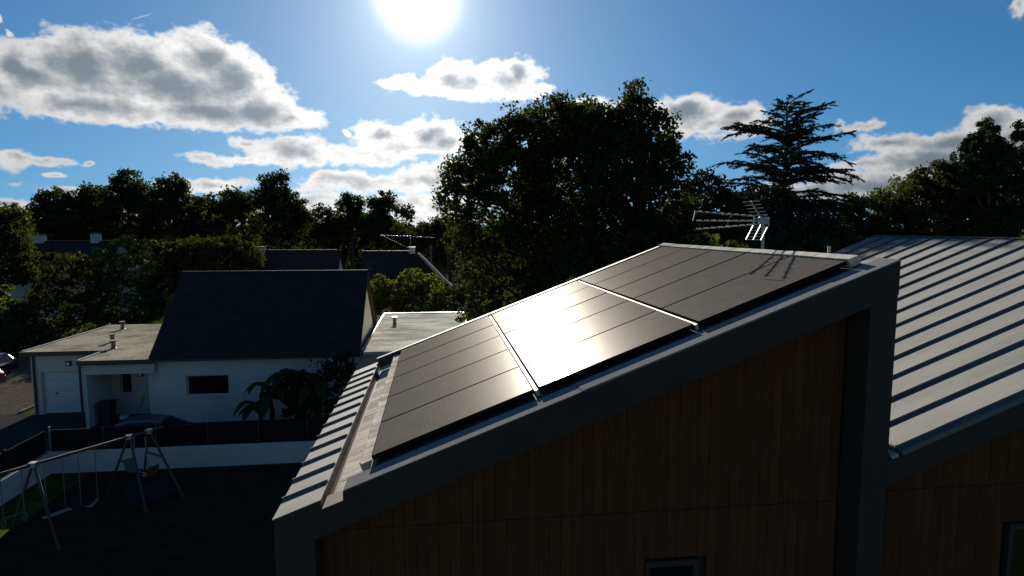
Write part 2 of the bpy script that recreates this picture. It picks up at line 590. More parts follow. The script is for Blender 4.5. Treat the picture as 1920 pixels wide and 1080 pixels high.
# ------------------------------------------------------------------ ground
def sheet(name, x0, x1, y0, y1, z, m, n=1):
    b = MB()
    b.add([(x0, y0, z), (x1, y0, z), (x1, y1, z), (x0, y1, z)], [(0, 1, 2, 3)])
    return tag(b.build(name, m), kind='structure')


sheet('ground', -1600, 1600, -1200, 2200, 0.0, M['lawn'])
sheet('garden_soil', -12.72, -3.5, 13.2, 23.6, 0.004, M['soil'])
sheet('gravel_yard', -40, -20.2, 29.0, 46, 0.004, M['gravel'])
sheet('driveway', -34, -4.0, 24.4, 31.9, 0.008, M['asphalt'])
kb = MB()
for i in range(18):
    kb.box(-20.3, -20.15, 31.95 + i * 0.8, 31.95 + i * 0.8 + 0.79, 0.0, 0.11)
tag(kb.build('kerb', M['kerb']), kind='structure')

# ------------------------------------------------------------------ the timber house with the two shed roofs
TH = 0.365
CT, ST = math.cos(TH), math.sin(TH)
E1 = (-1.43, 6.4757)
E2 = (4.40, 6.762)


def S(e, s, y, h):
    return (e[0] + s * CT - h * ST, y, e[1] + s * ST + h * CT)


def sbox(mb, e, s0, s1, y0, y1, h0, h1):
    return mb.hexa([S(e, s0, y0, h0), S(e, s1, y0, h0), S(e, s1, y1, h0), S(e, s0, y1, h0),
                    S(e, s0, y0, h1), S(e, s1, y0, h1), S(e, s1, y1, h1), S(e, s0, y1, h1)])


def roof_z(e, x, h):
    return e[1] + (x - e[0]) * ST / CT + h / CT


YF, YB1, YB2 = 5.345, 10.98, 12.75
house = thing('timber_house', (1.5, 5.6, 0), 'timber clad house with anthracite framed gables and two shed roofs in the foreground', 'house')


def gable_body(e, x0, x1, y0, y1, h):
    return MB().prism([(x0, y0, 0), (x1, y0, 0), (x1, y0, roof_z(e, x1, h)), (x0, y0, roof_z(e, x0, h))], (0, y1 - y0, 0))


gable_body(E1, -1.30, 4.30, 5.70, YB1 - 0.1, -0.255).build('wall', M['dark'], house)
gable_body(E2, 4.42, 9.60, 5.72, YB2 - 0.1, -0.20).build('wall', M['dark'], house)

SR = 6.20                       # ridge of the first roof, measured up the slope
# fascias and posts that frame the gables
XR = 4.405
xa_, xb_ = -1.43 + 0.432 * CT, -1.43 + 0.636 * CT
MB().prism([(-1.43, YF, roof_z(E1, -1.43, -0.32)), (XR, YF, roof_z(E1, XR, -0.32)), (XR, YF, roof_z(E1, XR, -0.012)), (xb_, YF, roof_z(E1, xb_, -0.012)),
            (xb_, YF, roof_z(E1, xb_, -0.085)), (xa_, YF, roof_z(E1, xa_, -0.085)), (xa_, YF, roof_z(E1, xa_, -0.012)), (-1.43, YF, roof_z(E1, -1.43, -0.012))], (0, 0.27, 0)).build('fascia', M['zinc_trim'], house)
gx = -1.085
MB().prism([(-1.43, YF + 0.003, 0), (gx, YF + 0.003, 0), (gx, YF + 0.003, roof_z(E1, gx, -0.322)), (-1.43, YF + 0.003, roof_z(E1, -1.43, -0.322))], (0, 0.33, 0)).build('corner_post', M['zinc_trim'], house, bevel=0.006)
px0, px1 = 4.125, 4.402
MB().prism([(px0, YF + 0.003, 0), (px1, YF + 0.003, 0), (px1, YF + 0.003, roof_z(E1, px1, -0.322)), (px0, YF + 0.003, roof_z(E1, px0, -0.322))], (0, 0.33, 0)).build('corner_post', M['zinc_trim'], house, bevel=0.006)
xl_, xr_ = 4.404, 9.74
MB().prism([(xl_, YF + 0.008, roof_z(E2, xl_, -0.30)), (xr_, YF + 0.008, roof_z(E2, xr_, -0.30)), (xr_, YF + 0.008, roof_z(E2, xr_, -0.055)), (xl_, YF + 0.008, roof_z(E2, xl_, -0.055))], (0, 0.275, 0)).build('fascia', M['zinc_trim'], house)
# high side wall of the first volume above the second roof
MB().prism([(4.302, 5.65, 5.5), (4.43, 5.65, 5.5), (4.43, 5.65, roof_z(E1, 4.43, -0.325)), (4.302, 5.65, roof_z(E1, 4.302, -0.325))], (0, YB1 - 5.65, 0)).build('side_wall', M['zinc_trim'], house)

# vertical boards: every one its own piece
rb = random.Random(3)


def boards(e, x0, x1, joint, zlow, wins, h, yb):
    x = x0
    while x < x1 - 0.02:
        w = min(0.108, x1 - x)
        xa, xb = x + 0.002, x + w - 0.002
        for tier in (0, 1):
            z0 = joint + 0.004 if tier else zlow
            za, zb = (roof_z(e, xa, h), roof_z(e, xb, h))
            if not tier:
                za, zb = min(za, joint - 0.004), min(zb, joint - 0.004)
            if za < z0 + 0.02:
                continue
            for (wa, wb, wz0, wz1) in wins:
                if xb > wa and xa < wb and z0 < wz1 and za > wz0:
                    z0 = wz1 + 0.03
            y0 = yb + rb.uniform(-0.003, 0.003)
            MB().prism([(xa, y0, z0), (xb, y0, z0), (xb, y0, zb), (xa, y0, za)], (0, 0.022, 0)).build('board', M['board'], house)
        x += w


WIN1, WIN2 = (2.05, 2.60, 4.4, 5.66), (6.13, 7.3, 4.4, 5.80)
boards(E1, gx + 0.004, px0 - 0.004, 6.19, 3.3, [WIN1], -0.32, 5.655)
boards(E2, 4.45, 9.6, 6.26, 3.3, [WIN2], -0.31, 5.665)
for (xa, xb, za, zb), yb in ((WIN1, 5.655), (WIN2, 5.665)):
    fr = MB()
    for q in ((xa, xb, zb - 0.05, zb + 0.012), (xa, xb, za, za + 0.05), (xa, xa + 0.05, za + 0.05, zb - 0.05), (xb - 0.05, xb, za + 0.05, zb - 0.05)):
        fr.box(q[0], q[1], yb - 0.03, yb + 0.04, q[2], q[3])
    w = fr.build('window', M['zinc_trim'], house, bevel=0.004)
    MB().box(xa + 0.05, xb - 0.05, yb, yb + 0.02, za + 0.05, zb - 0.05).build('pane', M['pane'], w)

# first roof
sbox(MB(), E1, 0.02, SR, 5.62, YB1, -0.25, -0.167).build('roof_deck', M['zinc_trim'], house)
ys = [YF - 0.008] + [5.74 + 0.432 * k for k in range(12)] + [YB1]
for a, b in zip(ys, ys[1:]):                      # the standing seam trays of the lower strip
    if b - a < 0.1:
        continue
    t = sbox(MB(), E1, -0.012, 0.432, a + 0.002, b - 0.002, -0.010, 0.0)
    if b < YB1 - 0.01:
        sbox(t, E1, -0.014, 0.432, b - 0.014, b - 0.0025, -0.002, 0.027)
    t.build('roof_tray', M['zinc'], house)
q0, q1 = S(E1, 0.425, 0, -0.011), S(E1, 0.40, 0, -0.011)
MB().prism([(q0[0], 5.62, q0[2]), (q1[0], 5.62, q1[2]), (q1[0], 5.62, q1[2] - 0.172), (q0[0], 5.62, q0[2] - 0.172)], (0, YB1 - 5.62, 0)).build('gutter_side', M['zinc_trim'], house)
sbox(MB(), E1, 0.02, 0.395, 5.62, YB1, -0.166, -0.0105).build('roof_batten', M['zinc_trim'], house)
# box gutter: floor sheets with lapped joints
gy = [YF + 0.28, 6.05, 7.15, 8.2, 9.3, 10.3, YB1 - 0.08]
for i, (a, b) in enumerate(zip(gy, gy[1:])):
    sbox(MB(), E1, 0.428, 0.74, a, b + 0.01, -0.166, -0.158 + 0.003 * (i % 2)).build('gutter', M['galv'], house)
for a, b in ((5.80, 8.35), (8.36, 10.86)):        # pale flashing along the foot of the panels
    t = sbox(MB(), E1, 0.742, 0.865, a, b, -0.166, 0.012)
    sbox(t, E1, 0.742, 0.752, a, b, 0.010, 0.028)
    t.build('edge_flashing', M['galv'], house)
sbox(MB(), E1, 0.866, 6.09, 5.625, YB1 - 0.1, -0.10, 0.002).build('roof_sheet', M['zinc_trim'], house)
# verge caps along the front slope, lapped where the photograph shows the joints
for a, b, dh in ((0.64, 2.93, 0.0), (2.932, 5.60, 0.007), (5.602, SR + 0.045, 0.002)):
    sbox(MB(), E1, a, b, YF - 0.006, 5.622, -0.010, 0.0 + dh).build('verge_cap', M['zinc_cap'], house, bevel=0.003)
sbox(MB(), E1, 0.638, 0.86, 5.45, 5.62, -0.30, -0.012).build('verge_batten', M['zinc_trim'], house)
sbox(MB(), E1, 0.432, 5.95, YB1 - 0.09, YB1 + 0.02, -0.10, 0.075).build('verge_upstand', M['zinc_trim'], house)
t = MB()
for k in range(9):                                # ridge cap in slightly uneven lengths
    a = 5.68 + k * 0.60
    b = min(a + 0.597, YB1 + 0.02)
    dh = rb.uniform(-0.006, 0.006)
    sbox(t, E1, 5.965, 6.075, a, b, -0.05, 0.090 + dh)
t.build('ridge_cap', M['galv'], house)
for k in (1, 2):                                  # pale cover strips between the panel columns
    s = 0.8985 + 1.70 * k
    sbox(MB(), E1, s - 0.046, s - 0.014, 5.70, 10.73, 0.003, 0.062).build('cover_strip', M['alu'], house)
MB().tube([(4.33, 6.32, 8.4), (4.33, 6.32, 8.80)], 0.018, 8).build('vent_pipe', M['steel'], house)

# second roof: full width standing seam trays
ys = [YF - 0.008] + [5.43 + 0.432 * k for k in range(17)] + [YB2]
for a, b in zip(ys, ys[1:]):
    if b - a < 0.05:
        continue
    s0 = 0.15 if a < 5.4 else 0.12
    t = sbox(MB(), E2, s0, 5.727, a + 0.002, b - 0.002, -0.050, rb.uniform(-0.002, 0.002))
    if b < YB2 - 0.01:
        sbox(t, E2, s0, 5.727, b - 0.014, b - 0.0025, -0.003, 0.027)
    t.build('roof_tray', M['zinc'], house)
sbox(MB(), E2, 0.04, 5.7, 5.63, YB2, -0.19, -0.055).build('roof_deck', M['zinc_trim'], house)
sbox(MB(), E2, 5.73, 5.80, YF, YB2, -0.12, 0.015).build('ridge_cap', M['zinc_trim'], house)
sbox(MB(), E2, 0.045, 0.115, YF + 0.012, 5.62, -0.053, -0.02).build('gutter_end', M['galv'], house)

# ------------------------------------------------------------------ solar panels
PW, PL = 0.994, 1.644


def make_panel():
    root = bpy.data.objects.new('solar_panel', None)
    C.objects.link(root)
    root.empty_display_size = 0.2
    f = MB()
    b = 0.006
    f.box(0, PL, 0, b, 0, 0.045).box(0, PL, PW - b, PW, 0, 0.045)
    f.box(0, b, b, PW - b, 0, 0.045).box(PL - b, PL, b, PW - b, 0, 0.045)
    f.build('frame', M['pvframe'], root, local=True)
    MB().box(b + 0.0005, PL - b - 0.0005, b + 0.0005, PW - b - 0.0005, 0.028, 0.0432).build('glass', M['pv'], root, local=True)
    return root


COLN = ['lower', 'middle', 'upper']
ROWN = ['front row', 'second row back', 'third row back', 'fourth row back', 'back row']
SPOT = {(1, 0): ', under the brightest sun glare', (2, 0): ', crossed by the antenna shadow' if False else '', (0, 0): ', nearest the bottom corner of the roof'}
proto = make_panel()
for c in range(3):
    for r in range(5):
        o = proto if (c, r) == (0, 0) else copy_tree(proto)
        p = S(E1, 0.8985 + 1.70 * c, 5.695 + 1.01 * r, 0.0375)
        o.location = p
        o.rotation_euler = (rb.uniform(-0.0015, 0.0015), -TH + rb.uniform(-0.0012, 0.0012), 0)
        edge = ['beside the gutter', 'between pale strips', 'below the ridge cap'][c]
        tag(o, f'black solar panel, {COLN[c]} column {edge}, {ROWN[r]}', 'solar panel', 'solar panels on the shed roof')

# ------------------------------------------------------------------ roof antenna
an = thing('tv_antenna', (4.50, 8.02, 8.4), 'silver three boom television antenna with a corner reflector on a mast behind the ridge', 'antenna')
ay = 8.02
MB().tube([(4.50, ay, 8.2), (4.50, ay, 9.16)], 0.02, 10).build('mast', M['steel'], an)
MB().box(4.44, 4.56, ay - 0.05, ay + 0.05, 9.06, 9.16).build('balun_box', mat('grey_plastic', (0.25, 0.27, 0.29), 0.4), an, bevel=0.012)
for (zl, zr) in ((9.225, 9.165), (9.10, 9.10), (8.985, 9.05)):
    bm_ = MB().tube([(3.53, ay, zl), (4.36, ay, zr)], 0.0085, 6)
    bo = bm_.build('boom', M['steel'], an)
    for k in range(8):
        q = (k + 0.35) / 8
        x, z = 3.53 + 0.83 * q, zl + (zr - zl) * q
        MB().tube([(x, ay - 0.075, z + 0.006), (x, ay + 0.075, z + 0.006)], 0.0055, 5).build('director', M['steel'], bo)
MB().bar((3.50, ay - 0.02, 9.235), (3.47, ay - 0.02, 9.10), 0.012).build('end_bracket', M['steel'], an)
MB().bar((4.36, ay, 9.17), (4.36, ay, 9.04), 0.02).bar((4.36, ay, 9.10), (4.5, ay, 9.10), 0.022).build('bracket', M['steel'], an)


def reflector(z0, z1, x0, x1, n, wide):
    f = MB()
    for yy in (-0.2, 0.0, 0.2) if wide else (0.0,):
        f.bar((x0, ay + yy, z0), (x1, ay + yy, z1), 0.014)
    ro = f.build('reflector', M['steel'], an)
    for k in range(n):
        q = (k + 0.1) / (n - 0.8)
        x, z = x0 + (x1 - x0) * q, z0 + (z1 - z0) * q
        MB().bar((x, ay - 0.215, z), (x, ay + 0.215, z), 0.011, 0.006).build('rod', M['steel'], ro)


reflector(9.13, 9.37, 4.47, 4.30, 6, False)
reflector(9.06, 8.84, 4.47, 4.36, 6, True)

# ------------------------------------------------------------------ the white house behind the garden
wh = thing('white_house', (-8.3, 33.4, 0), 'white rendered house with steep dark slate roof, flat roofed garage and annex', 'house')
HX0, HX1, HY0, HYR, HY1, HE, HR = -12.73, -3.80, 29.4, 33.4, 37.4, 3.36, 6.72
WINM = (-11.50, -9.62, 1.26, 2.23)
MB().holes(HX0, HX1, 0, HE, HY0, HY0 + 0.3, [WINM]).build('front_wall', M['render'], wh)
g_ = MB().prism([(HX1 - 0.3, HY0 + 0.301, 0), (HX1 - 0.3, HY1, 0), (HX1 - 0.3, HY1, HE), (HX1 - 0.3, HYR, HR - 0.12), (HX1 - 0.3, HY0 + 0.301, HE + 0.15)], (0.3, 0, 0))
g_.build('gable_wall', M['render'], wh)
MB().prism([(HX0, HY0 + 0.301, 0), (HX0, HY1, 0), (HX0, HY1, HE), (HX0, HYR, HR - 0.12), (HX0, HY0 + 0.301, HE + 0.15)], (0.3, 0, 0)).build('gable_wall', M['render'], wh)
MB().box(HX0 + 0.301, HX1 - 0.301, HY1 - 0.3, HY1, 0, HE).build('back_wall', M['render'], wh)
k_ = (HR - HE) / (HYR - HY0)
for sgn in (-1, 1):
    ye = HYR + sgn * (HYR - HY0 + 0.32)
    ze = HR - k_ * (HYR - HY0 + 0.32)
    MB().prism([(HX0 - 0.22, HYR, HR + 0.02), (HX0 - 0.22, ye, ze + 0.02), (HX0 - 0.22, ye, ze - 0.12), (HX0 - 0.22, HYR, HR - 0.12)], (HX1 - HX0 + 0.44, 0, 0)).build('roof', M['slate'], wh)
MB().box(HX0 - 0.2, HX1 + 0.2, HY0 - 0.42, HY0 - 0.30, 2.99, 3.08).build('gutter', M['brown'], wh)
for i in range(24):
    x = HX0 - 0.22 + i * 0.39
    MB().prism([(x, HYR - 0.12, HR - 0.04), (x, HYR + 0.12, HR - 0.04), (x, HYR + 0.03, HR + 0.075), (x, HYR - 0.03, HR + 0.075)], (0.40 if i % 2 else 0.385, 0, 0)).build('ridge_tile', M['slate'], wh)


def window(par, x0, x1, z0, z1, y, m=M['white'], sill=True, fw=0.06):
    fr = MB()
    for q in ((x0, x1, z1 - fw, z1), (x0, x1, z0, z0 + fw), (x0, x0 + fw, z0 + fw, z1 - fw), (x1 - fw, x1, z0 + fw, z1 - fw)):
        fr.box(q[0], q[1], y + 0.14, y + 0.20, q[2], q[3])
    w = fr.build('window', m, par)
    MB().box(x0 + fw, x1 - fw, y + 0.16, y + 0.18, z0 + fw, z1 - fw).build('pane', M['pane'], w)
    if sill:
        MB().box(x0 - 0.06, x1 + 0.06, y - 0.05, y + 0.14, z0 - 0.05, z0 - 0.002).build('sill', M['garage_white'], w)
    return w


window(wh, *WINM[:2], *WINM[2:], HY0, M['white'])
# garage and porch
GY, PY, PF, PX = 31.6, 31.15, 28.95, -15.80
GD = (-18.95, -16.15, 0.0, 2.10)
NW = (-15.20, -14.68, 1.02, 2.08)
MB().holes(-19.36, PX + 0.1, 0, 2.95, GY, GY + 0.25, [GD]).build('garage_wall', M['garage_white'], wh)
MB().box(-19.36, -19.11, GY + 0.251, 39.7, 0, 2.95).build('garage_wall', M['garage_white'], wh)
MB().box(-19.10, HX0 - 0.01, 39.45, 39.7, 0, 2.95).build('garage_wall', M['garage_white'], wh)
gd = MB()
for i in range(5):
    gd.box(GD[0] + 0.06, GD[1] - 0.06, GY + 0.14, GY + 0.18, 0.03 + i * 0.408, 0.03 + i * 0.408 + 0.400)
gd = gd.build('garage_door', M['white'], wh)
MB().lathe((-18.35, GY + 0.10, 0.98), [(0.045, 0), (0.05, 0.03), (0.045, 0.06)], 8).build('handle', M['black'], gd)
MB().box(GD[0], GD[0] + 0.058, GY + 0.10, GY + 0.2, 0, 2.1).box(GD[1] - 0.058, GD[1], GY + 0.10, GY + 0.2, 0, 2.1).build('door_jamb', M['garage_white'], wh)
MB().holes(PX + 0.22, HX0 - 0.002, 0, 2.95, PY, PY + 0.25, [NW]).build('porch_wall', M['render'], wh)
window(wh, *NW[:2], *NW[2:], PY, M['white'])
MB().box(PX + 0.05, HX0 - 0.002, PF + 0.18, PF + 0.38, 2.46, 2.92).build('porch_beam', M['render'], wh)
MB().box(PX + 0.05, PX + 0.20, PF + 0.18, GY - 0.002, 0, 2.457).build('porch_wall', M['render'], wh)
MB().box(PX + 0.05, PX + 0.20, PF + 0.382, GY - 0.002, 2.458, 2.95).build('porch_wall', M['render'], wh)
MB().box(-13.20, HX0 - 0.003, 29.6, PY - 0.01, 0, 2.9).build('porch_wall', M['render'], wh)
MB().prism([(-19.60, 31.36, 3.00), (PX, 31.36, 3.00), (PX, PF, 3.00), (HX0 - 0.23, PF, 3.00), (HX0 - 0.23, 39.85, 3.00), (-19.60, 39.85, 3.00)], (0, 0, 0.13)).build('flat_roof', M['flat'], wh)
MB().box(HX0 - 0.229, HX0 - 0.003, PF, 39.85, 3.0, 3.128).build('flat_roof', M['flat'], wh)
eb = MB()
for q in ((-19.655, PX - 0.055, 31.305, 31.355), (PX - 0.055, HX0 - 0.01, PF - 0.055, PF - 0.005)):
    eb.box(q[0], q[1], q[2], q[3], 2.93, 3.15)
for q in ((-19.655, -19.605, 31.36, 39.85), (PX - 0.055, PX - 0.005, PF, 31.30)):
    eb.box(q[0], q[1], q[2], q[3], 2.93, 3.15)
eb.build('roof_edge', M['brown'], wh)
eb = MB()
for k in range(21):
    eb.box(-19.67, -19.59, 31.5 + k * 0.385, 31.5 + k * 0.385 + 0.36, 3.151, 3.175)
for k in range(6):
    eb.box(PX - 0.07, PX + 0.01, PF + 0.05 + k * 0.385, PF + 0.05 + k * 0.385 + 0.36, 3.151, 3.175)
eb.build('edge_strip', M['steel'], wh)
for x, y in ((-19.2, GY - 0.07), (PX - 0.02, PF + 0.12)):
    MB().tube([(x, y, 2.93), (x, y, 0.05)], 0.055, 8).build('downpipe', M['brown'], wh)
for x, y, z, s in ((-17.65, GY, 2.50, 0.12), (-14.22, PY, 1.98, 0.11)):
    lb = MB().box(x - s, x + s, y - 0.12, y - 0.002, z - s, z + s).build('wall_lamp', M['black'], wh, bevel=0.01)
    MB().box(x - s * 0.6, x + s * 0.6, y - 0.128, y - 0.122, z - s * 0.6, z + s * 0.6).build('lens', M['lens'], lb)
for x, y, h in ((-16.7, 33.76, 0.42), (-15.75, 31.9, 0.40), (-18.2, 38.0, 0.46)):
    MB().lathe((x, y, 3.13), [(0.14, 0), (0.10, 0.05), (0.10, h - 0.08), (0.15, h - 0.06), (0.15, h)], 10).build('vent', M['brown'], wh)
# annex with the pale membrane roof
MB().box(-3.79, 1.7, 30.2, 30.45, 0, 2.95).build('annex_wall', M['render'], wh)
MB().box(1.45, 1.7, 30.451, 42.6, 0, 2.95).build('annex_wall', M['render'], wh)
MB().box(-3.79, 1.449, 42.35, 42.6, 0, 2.95).build('annex_wall', M['render'], wh)
MB().box(-3.52, 1.84, 29.6, 42.8, 2.96, 3.10).build('annex_roof', M['glossfelt'], wh)
MB().box(-3.595, -3.525, 29.6, 42.8, 2.9, 3.16).box(-3.595, 1.92, 42.805, 42.88, 2.9, 3.16).box(1.845, 1.92, 29.6, 42.8, 2.9, 3.16).build('roof_edge', M['brown'], wh)
MB().lathe((-2.55, 38.1, 3.10), [(0.15, 0), (0.11, 0.05), (0.11, 0.38), (0.17, 0.40), (0.17, 0.47)], 10).build('vent', M['brown'], wh)

# ------------------------------------------------------------------ things round the white house
wb = thing('wheelie_bin', (-15.15, 29.75, 0), 'black wheelie bin standing under the porch roof', 'bin')
MB().add([(-15.38, 29.5, 0.06), (-14.92, 29.5, 0.06), (-14.92, 30.0, 0.06), (-15.38, 30.0, 0.06), (-15.45, 29.44, 0.98), (-14.85, 29.44, 0.98), (-14.85, 30.06, 0.98), (-15.45, 30.06, 0.98)],
         [(3, 2, 1, 0), (4, 5, 6, 7), (0, 1, 5, 4), (1, 2, 6, 5), (2, 3, 7, 6), (3, 0, 4, 7)]).build('body', M['black'], wb, bevel=0.02)
MB().box(-15.48, -14.82, 29.40, 30.10, 0.985, 1.05).build('lid', M['black'], wb, bevel=0.02)
for x in (-15.46, -14.84):
    MB().tube([(x - 0.03, 30.02, 0.10), (x + 0.03, 30.02, 0.10)], 0.10, 12).build('wheel', M['rubber'], wb)
MB().tube([(-15.4, 30.14, 0.95), (-14.9, 30.14, 0.95)], 0.02, 8).build('handle', M['black'], wb)
bk = thing('bucket', (-14.4, 29.7, 0), 'white and blue bucket on the ground beside the wheelie bin', 'bucket')
MB().lathe((-14.4, 29.7, 0), [(0.15, 0), (0.19, 0.34), (0.20, 0.35), (0.18, 0.35)], 16).build('body', M['white'], bk)
MB().lathe((-14.4, 29.7, 0.10), [(0.168, 0), (0.188, 0.14)], 16).build('band', M['blue'], bk)
MB().tube([(-14.58, 29.7, 0.34), (-14.5, 29.6, 0.45), (-14.3, 29.6, 0.45), (-14.22, 29.7, 0.34)], 0.008, 6).build('handle', M['steel'], bk)
br_ = thing('broom', (-13.7, 29.6, 0), 'straw broom leaning upside down against the porch wall', 'broom')
MB().tube([(-14.0, 29.45, 0.02), (-13.62, 29.7, 0.85)], 0.016, 6).build('handle', M['wood'], br_)
MB().prism([(-13.66, 29.66, 0.84), (-13.56, 29.66, 0.82), (-13.46, 29.70, 1.22), (-13.60, 29.70, 1.25)], (0, 0.05, 0)).build('bristles', M['straw'], br_)

# garden wall with the privacy screen on top
WX, WY = -14.15, 23.75
gw = thing('garden_wall', (WX, WY, 0), 'low white garden wall turning a corner behind the swing set', 'wall')
MB().box(WX, -3.2, WY, WY + 0.2, 0, 0.80).build('wall_run', M['render'], gw)
MB().box(WX - 0.2, WX, 9.0, WY + 0.2, 0, 0.80).build('wall_run', M['render'], gw)
MB().box(WX - 0.23, WX - 0.03, 9.0, WY + 0.03, 0.802, 0.835).build('coping', M['kerb'], gw)
ps = thing('privacy_screen', (WX, WY, 0.8), 'black mesh privacy screen on posts above the white garden wall', 'screen')
n_ = 6
for i in range(n_):
    a = WX + (11.0) * i / n_
    b_ = WX + 11.0 * (i + 1) / n_
    MB().box(a + 0.03, b_ - 0.03, WY + 0.11, WY + 0.125, 0.805, 1.62 + 0.02 * (i % 2)).build('screen_panel', M['screen'], ps)
    MB().box(a - 0.025, a + 0.025, WY + 0.08, WY + 0.14, 0.80, 1.68 if i else 1.74).build('post', M['steel'] if not i else M['brown'], ps)
for i in range(7):
    a = WY - 2.05 * i
    MB().box(WX - 0.125, WX - 0.11, a - 2.02, a - 0.03, 0.84, 1.62).build('screen_panel', M['screen'], ps)
    MB().box(WX - 0.15, WX - 0.10, a - 2.07, a - 2.03, 0.836, 1.68).build('post', M['brown'], ps)

# ------------------------------------------------------------------ swing set
BA, BB = Vector((-13.2, 16.55, 2.2)), Vector((-9.35, 21.85, 2.2))
bd = (BB - BA).normalized()
bp = Vector((bd.y, -bd.x, 0))
sw = thing('swing_set', (-11, 19.5, 0), 'timber swing frame with one long beam on splayed legs in the dark garden', 'swing set')
MB().tube([BA, BB], 0.045, 10).build('beam', M['wood'], sw)


def atb(d):
    return BA + bd * d


LB = (BB - BA).length
DA, DB, DC = LB - 3.85, LB - 1.15, LB - 0.5
for d, sp, lean in ((DA, 1.35, -0.1), (DB, 1.15, -0.25), (DC, 1.15, 0.35)):
    p = atb(d)
    for sgn in (1, -1):
        f = p + bp * sgn * sp + bd * lean
        MB().tube([p + bp * sgn * 0.04, (f.x, f.y, 0)], 0.04, 8).build('leg', M['wood'], sw)
    if d != DA:
        q = p * 0.62 + (p + bd * lean) * 0.38
        MB().tube([Vector((q.x, q.y, 1.35)) + bp * sp * 0.39, Vector((q.x, q.y, 1.35)) - bp * sp * 0.39], 0.035, 8).build('crossbar', M['wood'], sw)
    MB().box(-0.09, 0.09, -0.09, 0.09, -0.07, 0.07).build('bracket', M['steel'], sw, local=True).location = p - Vector(sw.location)


def swing(d, w, name, label, seat):
    p = atb(d)
    t = thing(name, (p.x, p.y, 0.5), label, 'swing')
    a, b_ = atb(d - w / 2), atb(d + w / 2)
    for q in (a, b_):
        MB().tube([q - Vector((0, 0, 0.05)), (q.x, q.y, 0.90 if name == 'trapeze_swing' else 0.52)], 0.012, 6).build('rope', M['rope'], t)
    seat(t, a, b_)
    return t


def plank(t, a, b_):
    s = MB()
    a2, b2 = Vector((a.x, a.y, 0.5)) - bd * 0.12, Vector((b_.x, b_.y, 0.5)) + bd * 0.12
    s.hexa([a2 - bp * 0.1, b2 - bp * 0.1, b2 + bp * 0.1, a2 + bp * 0.1] + [v + Vector((0, 0, 0.03)) for v in (a2 - bp * 0.1, b2 - bp * 0.1, b2 + bp * 0.1, a2 + bp * 0.1)])
    s.build('seat', M['rope'], t)


def belt(t, a, b_):
    s = MB()
    for k in range(8):
        pts = []
        for q in (k / 8, (k + 1) / 8):
            c = Vector((a.x, a.y, 0.52)).lerp(Vector((b_.x, b_.y, 0.52)), q) - Vector((0, 0, 0.16 * math.sin(math.pi * q)))
            pts.append(c)
        c0, c1 = pts
        lo = [c0 - bp * 0.08, c1 - bp * 0.08, c1 + bp * 0.08, c0 + bp * 0.08]
        s.hexa(lo + [v + Vector((0, 0, 0.012)) for v in lo])
    s.build('seat', M['green'], t)


def trapeze(t, a, b_):
    MB().tube([(a.x, a.y, 0.90), (b_.x, b_.y, 0.90)], 0.022, 8).build('bar', M['green'], t)
    for q in (a, b_):
        pts = [Vector((q.x, q.y, 0.78)) + bp * 0.12 * math.cos(k * math.pi / 6) + Vector((0, 0, 0.14 * math.sin(k * math.pi / 6) - 0.02)) for k in range(13)]
        MB().tube(pts, 0.018, 6).build('ring', M['green'], t)


swing(DA - 0.55, 0.5, 'trapeze_swing', 'green plastic trapeze with rings hanging nearest the sunlit grass', trapeze)
swing(DA + 0.5, 0.48, 'plank_swing', 'pale plank seat swing hanging next to the nearest splayed legs', plank)
swing(DA + 1.4, 0.48, 'belt_swing', 'green curved belt swing hanging in the middle of the beam', belt)
gl = thing('glider_swing', tuple(atb((DB + DC) / 2).xy) + (0.5,), 'face to face glider with green and orange seats between the far legs', 'swing')
for sgn, mm, z in ((-1, M['green'], 1.0), (1, M['orange'], 1.0)):
    c = atb((DB + DC) / 2) + bp * sgn * 0.42
    c.z = 0
    sb = MB()
    lo = [c + Vector((0, 0, 0.86)) + a_ * bd * 0.19 + b2 * bp * 0.17 for a_, b2 in ((-1, -1), (1, -1), (1, 1), (-1, 1))]
    sb.hexa(lo + [v + Vector((0, 0, 0.05)) for v in lo])
    bk_ = c + bp * sgn * 0.19
    lo = [bk_ + Vector((0, 0, 0.90)) + a_ * bd * 0.19 + b2 * bp * 0.025 for a_, b2 in ((-1, -1), (1, -1), (1, 1), (-1, 1))]
    sb.hexa(lo + [v + bp * sgn * 0.08 + Vector((0, 0, 0.34)) for v in lo])
    sb.build('seat', mm, gl, bevel=0.015)
    h_ = atb((DB + DC) / 2)
    MB().tube([h_ - Vector((0, 0, 0.05)) + bp * sgn * 0.3, c + Vector((0, 0, 0.9))], 0.014, 6).build('hanger', M['steel'], gl)
cc_ = atb((DB + DC) / 2)
MB().tube([Vector((cc_.x, cc_.y, 0.88)) - bp * 0.5, Vector((cc_.x, cc_.y, 0.88)) + bp * 0.5], 0.02, 8).build('bar', M['steel'], gl)
tp = MB()
NT = 10
tb0 = atb(DB) + bp * 0.1
for i in range(NT + 1):
    for j in range(5):
        q = i / NT
        x = tb0 + bd * (-0.5 + 1.5 * q)
        x = Vector((x.x, x.y, 0)) + bp * (0.25 + 0.13 * j + 0.04 * math.sin(i * 1.7 + j))
        tp.v.append((x.x, x.y, 0.72 - 0.165 * j + 0.03 * math.sin(i * 2.3)))
for i in range(NT):
    for j in range(4):
        a = i * 5 + j
        tp.f.append((a, a + 5, a + 6, a + 1))
to = tp.build('tarpaulin', M['tarp'], None, smooth=True)
so = to.modifiers.new('thickness', 'SOLIDIFY')
so.thickness = 0.01
tag(to, 'blue tarpaulin sheet hanging down between the far swing legs', 'tarpaulin')

